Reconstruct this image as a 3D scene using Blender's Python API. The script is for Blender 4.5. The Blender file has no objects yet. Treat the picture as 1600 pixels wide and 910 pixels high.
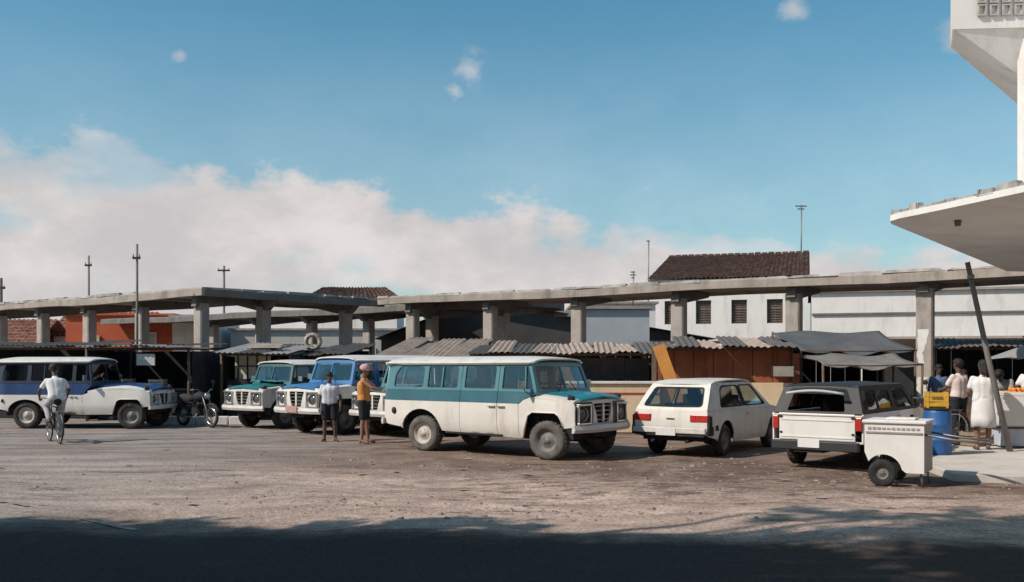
import bpy, bmesh, math, random
from mathutils import Vector, Matrix
from mathutils.geometry import delaunay_2d_cdt
R = math.radians
rnd = random.Random(7)
scene = bpy.context.scene
COL = scene.collection

# ------------------------------------------------------------------ camera
cam_d = bpy.data.cameras.new('camera')
cam = bpy.data.objects.new('camera', cam_d)
COL.objects.link(cam)
cam.location = (0, 0, 1.75)
cam.rotation_euler = (R(90), 0, 0)
cam_d.sensor_width = 36
cam_d.lens = 33.75
cam_d.shift_y = 0.0706
cam_d.clip_end = 3000
scene.camera = cam

# ------------------------------------------------------------------ sky + sun
SUN_EL = R(42)
SUN_TO = Vector((-0.91, -0.41, 0)).normalized()          # horizontal direction towards the sun
world = bpy.data.worlds.new('World')
scene.world = world
world.use_nodes = True
wn = world.node_tree.nodes; wl = world.node_tree.links
wn.clear()
def WN(t, **k):
    n = wn.new(t)
    for a, b in k.items(): setattr(n, a, b)
    return n
def wmath(op, a, b=None, clamp=False):
    n = WN('ShaderNodeMath', operation=op, use_clamp=clamp)
    for i, v in enumerate((a, b)):
        if v is None: continue
        if isinstance(v, (int, float)): n.inputs[i].default_value = v
        else: wl.new(v, n.inputs[i])
    return n.outputs[0]
sky = WN('ShaderNodeTexSky', sky_type='NISHITA', sun_disc=False)
sky.sun_elevation = SUN_EL
sky.sun_rotation = math.atan2(SUN_TO.x, SUN_TO.y)
sky.air_density = 1.0; sky.dust_density = 0.6; sky.ozone_density = 1.6
tint = WN('ShaderNodeMix', data_type='RGBA', blend_type='MULTIPLY')
tint.inputs[0].default_value = 1.0
wl.new(sky.outputs[0], tint.inputs[6])
tint.inputs[7].default_value = (0.80, 1.60, 1.57, 1)
tc = WN('ShaderNodeTexCoord')
sep = WN('ShaderNodeSeparateXYZ'); wl.new(tc.outputs['Generated'], sep.inputs[0])
def wnoise(scale, detail, rough, stretch=(1, 1, 1), loc=(0, 0, 0)):
    mp = WN('ShaderNodeMapping'); mp.inputs['Scale'].default_value = stretch; mp.inputs['Location'].default_value = loc
    wl.new(tc.outputs['Generated'], mp.inputs[0])
    n = WN('ShaderNodeTexNoise'); n.inputs['Scale'].default_value = scale
    n.inputs['Detail'].default_value = detail; n.inputs['Roughness'].default_value = rough
    wl.new(mp.outputs[0], n.inputs['Vector'])
    return n.outputs[0]
def wstep(v, lo, hi):
    n = WN('ShaderNodeMapRange', interpolation_type='SMOOTHSTEP')
    wl.new(v, n.inputs[0]); n.inputs[1].default_value = lo; n.inputs[2].default_value = hi
    return n.outputs[0]
n_big = wnoise(3.0, 3, 0.5, (1, 1, 1.6), (0.3, 0.1, 0.7))
n_fine = wnoise(11.0, 10, 0.60, (1, 1, 1.7), (.2, .5, .1))
n_lump = wnoise(5.5, 8, 0.62, (1, 1, 1.6), (1.7, .3, .4))
# bank of low cloud: top falls from left to right, ragged by two noises
thr = wmath('SUBTRACT', 0.186, wmath('MULTIPLY', sep.outputs[0], 0.065))
thr = wmath('SUBTRACT', thr, wmath('MULTIPLY', wmath('MAXIMUM', sep.outputs[0], 0.0), 0.07))
e = wmath('SUBTRACT', thr, sep.outputs[2])
e = wmath('ADD', e, wmath('MULTIPLY', wmath('SUBTRACT', n_big, 0.5), 0.10))
e = wmath('ADD', e, wmath('MULTIPLY', wmath('SUBTRACT', n_fine, 0.5), 0.11))
e = wmath('ADD', e, wmath('MULTIPLY', wmath('SUBTRACT', n_lump, 0.5), 0.10))
bank = wstep(e, -0.006, 0.026)
# pale blue gaps inside the bank
gap = wstep(wnoise(4.2, 4, 0.55, (1, 1, 2.2), (2.1, 0.4, 0.2)), 0.50, 0.66)
bank = wmath('MULTIPLY', bank, wmath('SUBTRACT', 1.0, wmath('MULTIPLY', gap, 0.50)))
# a few small puffs higher up
puff_total = None
for (px_, py_, rad) in ((738, 116, 0.034), (712, 142, 0.018), (283, 86, 0.014), (1240, 10, 0.018), (1500, 60, 0.028)):
    d = Vector(((px_-800)/1500, 1, (568-py_)/1500)).normalized()
    vd = WN('ShaderNodeVectorMath', operation='DISTANCE')
    wl.new(tc.outputs['Generated'], vd.inputs[0]); vd.inputs[1].default_value = d
    v = wmath('SUBTRACT', 1.0, wmath('DIVIDE', vd.outputs['Value'], rad))
    v = wmath('ADD', v, wmath('MULTIPLY', wmath('SUBTRACT', n_fine, 0.53), 2.9))
    v = wstep(v, 0.05, 1.05)
    puff_total = v if puff_total is None else wmath('MAXIMUM', puff_total, v)
cl = wmath('MAXIMUM', bank, wmath('MULTIPLY', puff_total, 0.62))
# thin high veil that whitens the blue towards the horizon
veil = wmath('MULTIPLY', wstep(sep.outputs[2], 0.40, 0.02), 0.46)
cl = wmath('MAXIMUM', cl, veil)
cmix = WN('ShaderNodeMix', data_type='RGBA')
wl.new(cl, cmix.inputs[0]); wl.new(tint.outputs[2], cmix.inputs[6])
ccol = WN('ShaderNodeMix', data_type='RGBA')
wl.new(wstep(wmath('ADD', wmath('MULTIPLY', n_lump, .6), wmath('MULTIPLY', n_fine, .4)), .38, .64), ccol.inputs[0])
ccol.inputs[6].default_value = (7.7, 7.4, 7.5, 1); ccol.inputs[7].default_value = (10.4, 9.7, 9.5, 1)
wl.new(ccol.outputs[2], cmix.inputs[7])
bg = WN('ShaderNodeBackground'); bg.inputs[1].default_value = 0.075
wl.new(cmix.outputs[2], bg.inputs[0])
wo = WN('ShaderNodeOutputWorld'); wl.new(bg.outputs[0], wo.inputs[0])

sun_d = bpy.data.lights.new('sun', 'SUN')
sun = bpy.data.objects.new('sun', sun_d); COL.objects.link(sun)
sun_d.energy = 4.4; sun_d.angle = R(0.55); sun_d.color = (1.0, 0.895, 0.79)
to_sun = Vector((SUN_TO.x*math.cos(SUN_EL), SUN_TO.y*math.cos(SUN_EL), math.sin(SUN_EL)))
sun.rotation_euler = to_sun.to_track_quat('Z', 'Y').to_euler()
sun.location = (-40, -10, 40)

scene.view_settings.view_transform = 'Standard'
scene.view_settings.look = 'None'
scene.view_settings.exposure = 0.0
scene.view_settings.gamma = 1.0

# ------------------------------------------------------------------ materials
MATS = {}
def mat(name, col, rough=0.8, metal=0.0, var=0.25, scale=6.0, bump=0.0, bscale=40.0, col2=None, spec=0.5, coat=0.0, dirt=None, dirt_amt=0.5, dirt_scale=2.0):
    """procedural paint/stone/cloth: base colour broken up by two noises, optional second colour and grime"""
    if name in MATS: return MATS[name]
    m = bpy.data.materials.new(name); m.use_nodes = True
    nt = m.node_tree; N = nt.nodes; L = nt.links
    b = N['Principled BSDF']
    b.inputs['Roughness'].default_value = rough; b.inputs['Metallic'].default_value = metal
    b.inputs['Specular IOR Level'].default_value = spec
    if coat: b.inputs['Coat Weight'].default_value = coat
    t = N.new('ShaderNodeTexCoord')
    n1 = N.new('ShaderNodeTexNoise'); n1.inputs['Scale'].default_value = scale; n1.inputs['Detail'].default_value = 6; n1.inputs['Roughness'].default_value = .62
    L.new(t.outputs['Object'], n1.inputs['Vector'])
    c2 = col2 or tuple(max(0, c*(1-var)) for c in col)
    rp = N.new('ShaderNodeMapRange'); rp.inputs[1].default_value = .34; rp.inputs[2].default_value = .68
    L.new(n1.outputs[0], rp.inputs[0])
    mx = N.new('ShaderNodeMix'); mx.data_type = 'RGBA'
    L.new(rp.outputs[0], mx.inputs[0]); mx.inputs[6].default_value = (*col, 1); mx.inputs[7].default_value = (*c2, 1)
    out = mx.outputs[2]
    if dirt:
        n2 = N.new('ShaderNodeTexNoise'); n2.inputs['Scale'].default_value = dirt_scale; n2.inputs['Detail'].default_value = 8; n2.inputs['Roughness'].default_value = .7
        mp = N.new('ShaderNodeMapping'); mp.inputs['Scale'].default_value = (1.9, 1.9, .38); mp.inputs['Location'].default_value = (3, 1, 2)
        L.new(t.outputs['Object'], mp.inputs[0]); L.new(mp.outputs[0], n2.inputs['Vector'])
        r2 = N.new('ShaderNodeMapRange'); r2.inputs[1].default_value = .52; r2.inputs[2].default_value = .74; r2.inputs[4].default_value = dirt_amt
        L.new(n2.outputs[0], r2.inputs[0])
        m2 = N.new('ShaderNodeMix'); m2.data_type = 'RGBA'
        L.new(r2.outputs[0], m2.inputs[0]); L.new(out, m2.inputs[6]); m2.inputs[7].default_value = (*dirt, 1)
        out = m2.outputs[2]
    L.new(out, b.inputs['Base Color'])
    if bump:
        n3 = N.new('ShaderNodeTexNoise'); n3.inputs['Scale'].default_value = bscale; n3.inputs['Detail'].default_value = 4
        L.new(t.outputs['Object'], n3.inputs['Vector'])
        bp = N.new('ShaderNodeBump'); bp.inputs['Strength'].default_value = bump; bp.inputs['Distance'].default_value = .02
        L.new(n3.outputs[0], bp.inputs['Height']); L.new(bp.outputs[0], b.inputs['Normal'])
    MATS[name] = m
    return m
def glass(name, tintc, gloss=0.16):
    if name in MATS: return MATS[name]
    m = bpy.data.materials.new(name); m.use_nodes = True
    N = m.node_tree.nodes; L = m.node_tree.links; N.clear()
    o = N.new('ShaderNodeOutputMaterial'); mx = N.new('ShaderNodeMixShader')
    tr = N.new('ShaderNodeBsdfTransparent'); tr.inputs[0].default_value = (*tintc, 1)
    gl = N.new('ShaderNodeBsdfGlossy'); gl.inputs['Roughness'].default_value = .04; gl.inputs[0].default_value = (.9, .9, .92, 1)
    fr = N.new('ShaderNodeLayerWeight'); fr.inputs[0].default_value = .5
    pw = N.new('ShaderNodeMath'); pw.operation = 'POWER'; pw.inputs[1].default_value = 3.0
    L.new(fr.outputs['Facing'], pw.inputs[0])
    ad = N.new('ShaderNodeMath'); ad.operation = 'MULTIPLY_ADD'; ad.inputs[1].default_value = .55; ad.inputs[2].default_value = gloss*.4; ad.use_clamp = True
    L.new(pw.outputs[0], ad.inputs[0]); L.new(ad.outputs[0], mx.inputs[0])
    L.new(tr.outputs[0], mx.inputs[1]); L.new(gl.outputs[0], mx.inputs[2]); L.new(mx.outputs[0], o.inputs[0])
    MATS[name] = m
    return m

CONC = mat('weathered_concrete', (.40, .34, .295), .92, var=.35, scale=1.5, bump=.35, bscale=14, dirt=(.08, .075, .07), dirt_amt=.7, dirt_scale=1.1)
CONC_D = mat('dark_shade_concrete', (.20, .18, .165), .95, var=.35, scale=2.0, bump=.4, bscale=14, dirt=(.05, .05, .05), dirt_amt=.7)  # darker copy of the concrete; paints shade onto the shaded canopies
COLUMN = mat('column_plaster', (.42, .36, .32), .9, var=.25, scale=2.5, bump=.25, bscale=18, dirt=(.13, .12, .11), dirt_amt=.6, dirt_scale=1.6)
MOSS = mat('mossy_roof_felt', (.16, .14, .13), .95, col2=(.50, .47, .44), scale=1.6, bump=.5, bscale=10)
WHITEW = mat('whitewash', (.78, .74, .70), .9, var=.10, scale=1.2, bump=.1, bscale=25, dirt=(.34, .30, .26), dirt_amt=.55, dirt_scale=1.1)
PLASTER = mat('cream_plaster', (.78, .58, .38), .9, var=.14, scale=2, bump=.1, dirt=(.36, .28, .18), dirt_amt=.45)
BRICKRED = mat('red_brown_boards', (.37, .11, .046), .85, var=.35, scale=2.2, bump=.15, dirt=(.09, .035, .02), dirt_amt=.6)
ORANGE = mat('orange_paint', (.72, .30, .07), .75, var=.18, scale=4)
ORANGEW = mat('orange_house_paint', (.52, .11, .045), .9, var=.2, scale=1, dirt=(.25, .06, .03), dirt_amt=.4)
TILE = mat('terracotta_tiles', (.13, .060, .043), .95, col2=(.055, .036, .03), scale=3.0, bump=.4, bscale=8, dirt=(.04, .034, .03), dirt_amt=.6, dirt_scale=2.4)
TILE_L = mat('pale_terracotta_tiles', (.36, .17, .11), .95, col2=(.22, .10, .07), scale=2.5, bump=.3, bscale=8)
SHEET = mat('rusty_sheet', (.44, .345, .285), .8, col2=(.25, .18, .14), scale=1.6, dirt=(.12, .06, .04), dirt_amt=.6, bump=.15)
SHEET_D = mat('dark_sheet', (.13, .115, .11), .85, col2=(.065, .055, .05), scale=1.6, dirt=(.28, .25, .23), dirt_amt=.5, bump=.15)
SHEET_P = mat('pale_sheet', (.50, .47, .45), .75, col2=(.33, .29, .27), scale=1.8, dirt=(.18, .12, .09), dirt_amt=.5)
WOOD = mat('old_wood', (.17, .115, .08), .9, var=.45, scale=5, bump=.3, bscale=30)
WOOD_D = mat('dark_wood', (.045, .034, .03), .9, var=.4, scale=4, bump=.3)
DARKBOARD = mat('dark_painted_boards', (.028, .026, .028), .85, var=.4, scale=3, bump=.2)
GREYBOARD = mat('grey_shutter', (.16, .16, .165), .7, var=.25, scale=3, bump=.1)
TARP = mat('grey_tarpaulin', (.115, .115, .12), .65, var=.3, scale=2.5, bump=.35, bscale=7, dirt=(.10, .10, .10), dirt_amt=.6)
POLEM = mat('weathered_pole', (.22, .20, .185), .9, var=.3, scale=3, bump=.3)
METAL = mat('dull_steel', (.26, .255, .25), .5, metal=.6, var=.25, scale=8)
CHROME = mat('tarnished_chrome', (.62, .61, .60), .28, metal=.95, var=.25, scale=9)
BLACK = mat('black_rubber', (.022, .021, .021), .85, var=.3, scale=12, bump=.25, bscale=60, dirt=(.13, .11, .095), dirt_amt=.45, dirt_scale=5)
TYRE = mat('dusty_tyre', (.035, .033, .031), .92, var=.3, scale=9, bump=.3, bscale=50, dirt=(.22, .19, .165), dirt_amt=.55, dirt_scale=3)
TYRE_G = mat('grey_dusty_tyre', (.15, .135, .12), .92, col2=(.06, .055, .05), scale=6, bump=.3, bscale=40)
UNDER = mat('underbody', (.02, .019, .018), .9, var=.3)
INTER = mat('car_interior', (.035, .033, .035), .85, var=.3)
SEATM = mat('vinyl_seat', (.05, .045, .045), .6, var=.3, bump=.1)
SEATL = mat('pale_vinyl_seat', (.36, .34, .33), .6, var=.2, bump=.1)
LENS = mat('lamp_lens', (.10, .10, .11), .12, var=.2, spec=.8)
REDL = mat('red_lamp_lens', (.50, .035, .025), .25, var=.25, scale=14)
AMBER = mat('amber_lamp_lens', (.6, .22, .03), .25, var=.2)
PLATE = mat('number_plate', (.72, .70, .68), .6, var=.1)
PANE = glass('window_glass', (.86, .90, .90))
PANE_D = glass('dark_window_glass', (.30, .33, .34))
CARWHITE = mat('cream_car_paint', (.74, .69, .63), .42, var=.12, scale=2.2, coat=.2, bump=.25, bscale=2.6, dirt=(.36, .28, .22), dirt_amt=.55, dirt_scale=2.2)
CARWHITE2 = mat('white_car_paint', (.76, .72, .68), .35, var=.08, scale=2.0, coat=.3, dirt=(.45, .38, .32), dirt_amt=.35, dirt_scale=1.6)
TEAL = mat('teal_car_paint', (.022, .112, .145), .36, var=.22, scale=2.5, coat=.3, dirt=(.14, .20, .20), dirt_amt=.35)
TEAL_H = mat('bright_teal_hood_paint', (.018, .20, .25), .34, var=.2, scale=2.5, coat=.3, dirt=(.16, .24, .25), dirt_amt=.35)
TEAL_L = mat('pale_teal_car_paint', (.075, .205, .24), .4, var=.2, scale=2.5, coat=.2)
BLUE = mat('navy_car_paint', (.014, .050, .155), .38, var=.25, scale=2.5, coat=.3, dirt=(.10, .12, .2), dirt_amt=.35)
BLUE2 = mat('royal_blue_car_paint', (.045, .17, .38), .38, var=.2, scale=2.5, coat=.3, dirt=(.12, .2, .32), dirt_amt=.4)
GREEN = mat('sea_green_car_paint', (.012, .125, .115), .42, col2=(.016, .17, .18), scale=1.6, coat=.2, dirt=(.14, .24, .20), dirt_amt=.5)
RUSTWHITE = mat('rusty_white_car_paint', (.60, .56, .50), .55, var=.15, scale=3, dirt=(.13, .085, .065), dirt_amt=.75, dirt_scale=3)
CHARCOAL = mat('charcoal_topper', (.022, .022, .024), .6, var=.3, scale=3, dirt=(.06, .058, .056), dirt_amt=.4)
RIMW = mat('cream_wheel_rim', (.52, .47, .41), .6, var=.25, scale=10, dirt=(.16, .12, .1), dirt_amt=.6, dirt_scale=6)
RIMD = mat('dirty_wheel_rim', (.19, .175, .16), .6, var=.35, scale=10, dirt=(.06, .05, .045), dirt_amt=.6, dirt_scale=6)

# ------------------------------------------------------------------ mesh helpers
def tag(o, label=None, cat=None, group=None, kind=None):
    if label: o['label'] = label
    if cat: o['category'] = cat
    if group: o['group'] = group
    if kind: o['kind'] = kind
    return o
def empty(name, loc, rz=0.0, label=None, cat=None, group=None):
    o = bpy.data.objects.new(name, None); COL.objects.link(o)
    o.location = loc; o.rotation_euler = (0, 0, rz); o.empty_display_size = .3
    return tag(o, label, cat, group)
def link_mesh(name, me, m, parent=None, loc=None, rot=None):
    o = bpy.data.objects.new(name, me); COL.objects.link(o)
    if m is not None and not me.materials: me.materials.append(m)
    if parent is not None: o.parent = parent
    if loc is not None: o.location = loc
    if rot is not None: o.rotation_euler = rot
    return o
class MB:
    def __init__(s): s.v = []; s.f = []; s.sm = []
    def add(s, vs, fs, smooth=False):
        n = len(s.v); s.v += [Vector(q) for q in vs]
        for f in fs: s.f.append([i+n for i in f]); s.sm.append(smooth)
        return s
    def box(s, c, size, rz=0.0, taper=1.0, rot=None, ch=0.0):
        hx, hy, hz = size[0]/2, size[1]/2, size[2]/2
        M = rot if rot is not None else Matrix.Rotation(rz, 3, 'Z')
        c = Vector(c)
        ch = min(ch, hx*.9, hy*.9)
        def ring(z, k):
            if ch <= 0: return [(-hx*k, -hy*k, z), (hx*k, -hy*k, z), (hx*k, hy*k, z), (-hx*k, hy*k, z)]
            a, b = hx*k, hy*k
            return [(-a+ch, -b, z), (a-ch, -b, z), (a, -b+ch, z), (a, b-ch, z), (a-ch, b, z), (-a+ch, b, z), (-a, b-ch, z), (-a, -b+ch, z)]
        r0, r1 = ring(-hz, 1), ring(hz, taper)
        n = len(r0)
        vs = [c + M @ Vector(q) for q in r0+r1]
        fs = [list(range(n))[::-1], [i+n for i in range(n)]] + [[i, (i+1) % n, (i+1) % n+n, i+n] for i in range(n)]
        return s.add(vs, fs)
    def tube(s, pts, rad, n=8, cap=True, smooth=True):
        """swept tube through pts; rad scalar or list"""
        pts = [Vector(p) for p in pts]
        if not isinstance(rad, (list, tuple)): rad = [rad]*len(pts)
        vs = []; fs = []
        for i, p in enumerate(pts):
            d = (pts[min(i+1, len(pts)-1)] - pts[max(i-1, 0)]).normalized()
            a = d.orthogonal().normalized() if i == 0 else (a - d*a.dot(d)).normalized()
            b = d.cross(a)
            for k in range(n):
                t = 2*math.pi*k/n
                vs.append(p + (a*math.cos(t) + b*math.sin(t))*rad[i])
        for i in range(len(pts)-1):
            for k in range(n):
                fs.append([i*n+k, i*n+(k+1) % n, (i+1)*n+(k+1) % n, (i+1)*n+k])
        s.add(vs, fs, smooth)
        if cap:
            m = len(s.v) - len(vs)
            s.f.append([m+k for k in range(n)][::-1]); s.sm.append(False)
            s.f.append([m+(len(pts)-1)*n+k for k in range(n)]); s.sm.append(False)
        return s
    def lathe(s, prof, c=(0, 0, 0), axis='Z', n=24, smooth=True, closed=False):
        """prof = [(r, h)...] round axis through c"""
        c = Vector(c); vs = []; fs = []
        for r, h in prof:
            for k in range(n):
                t = 2*math.pi*k/n; u, w = r*math.cos(t), r*math.sin(t)
                vs.append(c + Vector((u, w, h) if axis == 'Z' else ((u, h, w) if axis == 'Y' else (h, u, w))))
        m = len(prof)
        for i in range(m if closed else m-1):
            j = (i+1) % m
            for k in range(n):
                fs.append([i*n+k, i*n+(k+1) % n, j*n+(k+1) % n, j*n+k])
        return s.add(vs, fs, smooth)
    def prism(s, poly, z0, z1):
        n = len(poly)
        vs = [(x, y, z0) for x, y in poly] + [(x, y, z1) for x, y in poly]
        return s.add(vs, [list(range(n))[::-1], [i+n for i in range(n)]] + [[i, (i+1) % n, (i+1) % n+n, i+n] for i in range(n)])
    def mesh(s, name):
        me = bpy.data.meshes.new(name)
        me.from_pydata([tuple(v) for v in s.v], [], s.f)
        me.polygons.foreach_set('use_smooth', s.sm)
        bm = bmesh.new(); bm.from_mesh(me); bmesh.ops.recalc_face_normals(bm, faces=bm.faces); bm.to_mesh(me); bm.free()
        return me
    def build(s, name, m, parent=None, bev=0.0, loc=None, rot=None):
        o = link_mesh(name, s.mesh(name), m, parent, loc, rot)
        if bev:
            md = o.modifiers.new('bevel', 'BEVEL'); md.width = bev; md.segments = 2; md.limit_method = 'ANGLE'; md.angle_limit = R(40)
        return o
def box(name, c, size, m, parent=None, rz=0.0, bev=0.0, rot=None, taper=1.0):
    return MB().box(c, size, rz, taper, rot).build(name, m, parent, bev)
def tube(name, pts, rad, m, parent=None, n=8):
    return MB().tube(pts, rad, n).build(name, m, parent)

def inside(p, poly):
    x, y = p; r = False; j = len(poly)-1
    for i in range(len(poly)):
        xi, yi = poly[i]; xj, yj = poly[j]
        if (yi > y) != (yj > y) and x < (xj-xi)*(y-yi)/(yj-yi)+xi: r = not r
        j = i
    return r
def rounded(poly, r, seg=4):
    out = []; n = len(poly)
    for i in range(n):
        p = Vector(poly[i]); a = Vector(poly[i-1]) - p; b = Vector(poly[(i+1) % n]) - p
        k = min(r, a.length*.45, b.length*.45)
        p0 = p + a.normalized()*k; p1 = p + b.normalized()*k
        for t in range(seg+1):
            t /= seg
            q = p0*(1-t)**2 + p*2*t*(1-t) + p1*t*t
            out.append((q.x, q.y))
    return out
def arc(cx, cz, r, a0, a1, n=12):
    return [(cx+r*math.cos(R(a0+(a1-a0)*i/n)), cz+r*math.sin(R(a0+(a1-a0)*i/n))) for i in range(n+1)]
def panel(name, outline, holes, fn, m, parent, off=(0, 0, 0), grid=.16):
    """sheet-metal panel: 2D outline with holes mapped through fn(u,v), given thickness by the offset vector off"""
    loops = [outline] + list(holes)
    verts = []; edges = []; segl = []
    for lp in loops:
        dense = []
        for i in range(len(lp)):
            a = Vector(lp[i]); b = Vector(lp[(i+1) % len(lp)]); L_ = (b-a).length
            if L_ < 1e-6: continue
            k = max(1, int(math.ceil(L_/grid)))
            for t in range(k): dense.append(a + (b-a)*t/k)
        s0 = len(verts); verts += dense
        edges += [(s0+i, s0+(i+1) % len(dense)) for i in range(len(dense))]
        segl.append(dense)
    us = [p[0] for p in outline]; vs_ = [p[1] for p in outline]
    u = min(us)+grid*.5
    pol = [[(q.x, q.y) for q in s_] for s_ in segl]
    border = verts[:]
    while u < max(us):
        v = min(vs_)+grid*.5
        while v < max(vs_):
            if inside((u, v), pol[0]) and not any(inside((u, v), h) for h in pol[1:]) and min((Vector((u, v))-b).length for b in border) > grid*.35:
                verts.append(Vector((u, v)))
            v += grid
        u += grid
    vc, ec, fc, *_ = delaunay_2d_cdt(verts, edges, [], 0, 1e-5)
    tris = []
    for f in fc:
        c = sum((vc[i] for i in f), Vector((0, 0)))/len(f)
        if inside(c, pol[0]) and not any(inside(c, h) for h in pol[1:]): tris.append(list(f))
    O = Vector(off); n = len(vc)
    P = [Vector(fn(q.x, q.y)) for q in vc]
    cnt = {}
    for f in tris:
        for i in range(3):
            a, b = f[i], f[(i+1) % 3]; cnt.setdefault((min(a, b), max(a, b)), []).append((a, b))
    mb = MB()
    mb.add(P, tris, True)
    if O.length > 0:
        mb.add([p+O for p in P], [f[::-1] for f in tris], True)
        for k, l in cnt.items():
            if len(l) == 1:
                a, b = l[0]
                mb.add([P[a], P[b], P[b]+O, P[a]+O], [[3, 2, 1, 0]])
    me = bpy.data.meshes.new(name)
    me.from_pydata([tuple(v) for v in mb.v], [], mb.f)
    me.polygons.foreach_set('use_smooth', mb.sm)
    me.validate()
    if O.length == 0: pass
    return link_mesh(name, me, m, parent)

def copy_tree(o, parent=None):
    c = o.copy(); COL.objects.link(c)
    if parent is not None: c.parent = parent
    for ch in o.children: copy_tree(ch, c)
    return c

# ================================================================== SETTING: ground
def ground_material():
    m = bpy.data.materials.new('trodden_earth_and_asphalt'); m.use_nodes = True
    N = m.node_tree.nodes; L = m.node_tree.links; b = N['Principled BSDF']
    b.inputs['Roughness'].default_value = .95; b.inputs['Specular IOR Level'].default_value = .2
    t = N.new('ShaderNodeTexCoord'); sp = N.new('ShaderNodeSeparateXYZ'); L.new(t.outputs['Object'], sp.inputs[0])
    def noise(scale, det=6, rough=.6, st=(1, 1, 1), loc=(0, 0, 0)):
        mp = N.new('ShaderNodeMapping'); mp.inputs['Scale'].default_value = st; mp.inputs['Location'].default_value = loc
        L.new(t.outputs['Object'], mp.inputs[0])
        n = N.new('ShaderNodeTexNoise'); n.inputs['Scale'].default_value = scale; n.inputs['Detail'].default_value = det; n.inputs['Roughness'].default_value = rough
        L.new(mp.outputs[0], n.inputs['Vector']); return n.outputs[0]
    def rng(v, lo, hi, a=0.0, c=1.0):
        n = N.new('ShaderNodeMapRange'); n.interpolation_type = 'SMOOTHSTEP'; L.new(v, n.inputs[0])
        for i, q in zip((1, 2, 3, 4), (lo, hi, a, c)): n.inputs[i].default_value = q
        return n.outputs[0]
    def mth(op, a, c):
        n = N.new('ShaderNodeMath'); n.operation = op
        for i, q in enumerate((a, c)):
            if isinstance(q, (int, float)): n.inputs[i].default_value = q
            else: L.new(q, n.inputs[i])
        return n.outputs[0]
    def mix(f, a, c):
        n = N.new('ShaderNodeMix'); n.data_type = 'RGBA'
        L.new(f, n.inputs[0])
        for i, q in ((6, a), (7, c)):
            if isinstance(q, tuple): n.inputs[i].default_value = (*q, 1)
            else: L.new(q, n.inputs[i])
        return n.outputs[2]
    X, Y = sp.outputs[0], sp.outputs[1]
    wob = mth('MULTIPLY', mth('SUBTRACT', noise(.35, 4), .5), 7.0)
    wob2 = mth('MULTIPLY', mth('SUBTRACT', noise(1.3, 6, .7, (1, 1, 1), (4, 2, 0)), .5), 2.6)
    yy = mth('ADD', mth('ADD', Y, wob2), mth('MULTIPLY', X, .36))
    earth = mix(rng(noise(.9, 9, .76), .38, .62), (.165, .108, .084), (.285, .205, .160))
    sand = mix(rng(noise(2.0, 9, .74), .38, .62), (.60, .45, .37), (.42, .31, .26))
    shade_asph = mix(noise(3.0, 8, .75), (.038, .030, .026), (.060, .048, .042))
    # wind-blown sand band between the road and the parked cars
    band = mth('MULTIPLY', rng(yy, 8.6, 10.4), rng(yy, 16.2, 13.4))
    patch = rng(noise(.55, 7, .68, (.6, 1.5, 1), (1, 7, 0)), .40, .60)
    c = mix(mth('MULTIPLY', band, mth('ADD', mth('MULTIPLY', patch, .32), .66)), earth, sand)
    # greyer worn asphalt towards the street on the left
    left = mth('ADD', X, mth('MULTIPLY', wob, 1.0))
    am = rng(left, -1.0, -7.5, 0, .70)
    c = mix(am, c, mix(rng(noise(.8, 7, .7, (.35, 1.8, 1), (5, 3, 0)), .40, .60), (.23, .205, .19), (.40, .355, .325)))
    road = rng(mth('ADD', mth('ADD', Y, mth('MULTIPLY', X, .08)), mth('MULTIPLY', wob2, .45)), 10.2, 9.3, 0, 1.0)  # near-black street asphalt edged along the foreground shadow; paints that shade darker
    c = mix(road, c, shade_asph)
    # dark oil and broken tar scabs
    tar = mth('MULTIPLY', mth('MULTIPLY', rng(noise(1.15, 9, .76, (.55, 1.7, 1), (9, 1, 0)), .53, .62), rng(noise(.22, 3, .5, (1, 1, 1), (2, 2, 0)), .40, .55)), .78)
    c = mix(tar, c, (.085, .065, .055))
    # crumbled clods of dark earth in front of the right-hand cars
    cz = mth('MULTIPLY', mth('MULTIPLY', rng(X, -2.5, .5), rng(X, 9.0, 6.5)), mth('MULTIPLY', rng(Y, 11.4, 13.0), rng(Y, 18.5, 16.5)))
    clod = mth('MULTIPLY', cz, rng(noise(2.6, 10, .78, (.7, 1.5, 1), (3, 8, 0)), .49, .57, 0, .75))
    c = mix(clod, c, (.10, .062, .046))
    # wheel tracks worn across the yard, roughly parallel to the road
    tv = mth('ADD', mth('ADD', Y, mth('MULTIPLY', X, .07)), mth('MULTIPLY', mth('SUBTRACT', noise(.25, 3), .5), 1.6))
    for yc, w_, k_ in ((12.1, .16, .38), (13.55, .15, .32), (11.45, .14, .30), (15.3, .18, .30), (16.7, .18, .28)):
        ds = N.new('ShaderNodeMath'); ds.operation = 'ABSOLUTE'; L.new(mth('SUBTRACT', tv, yc), ds.inputs[0])
        tk = mth('MULTIPLY', rng(ds.outputs[0], w_, w_*.3), rng(noise(.9, 6, .7, (.5, 2, 1), (yc, 0, 0)), .40, .60, 0, k_))
        c = mix(tk, c, (.135, .105, .09))
    grit = rng(noise(26, 3, .6), .30, .70, .66, 1.22)
    v = N.new('ShaderNodeVectorMath'); v.operation = 'SCALE'; L.new(c, v.inputs[0]); L.new(grit, v.inputs['Scale'])
    L.new(v.outputs[0], b.inputs['Base Color'])
    bp = N.new('ShaderNodeBump'); bp.inputs['Strength'].default_value = .9; bp.inputs['Distance'].default_value = .05
    h = mth('ADD', mth('MULTIPLY', noise(7, 7, .7), .8), noise(1.2, 5, .6))
    L.new(h, bp.inputs['Height']); L.new(bp.outputs[0], b.inputs['Normal'])
    return m
GROUND = ground_material()
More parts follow.
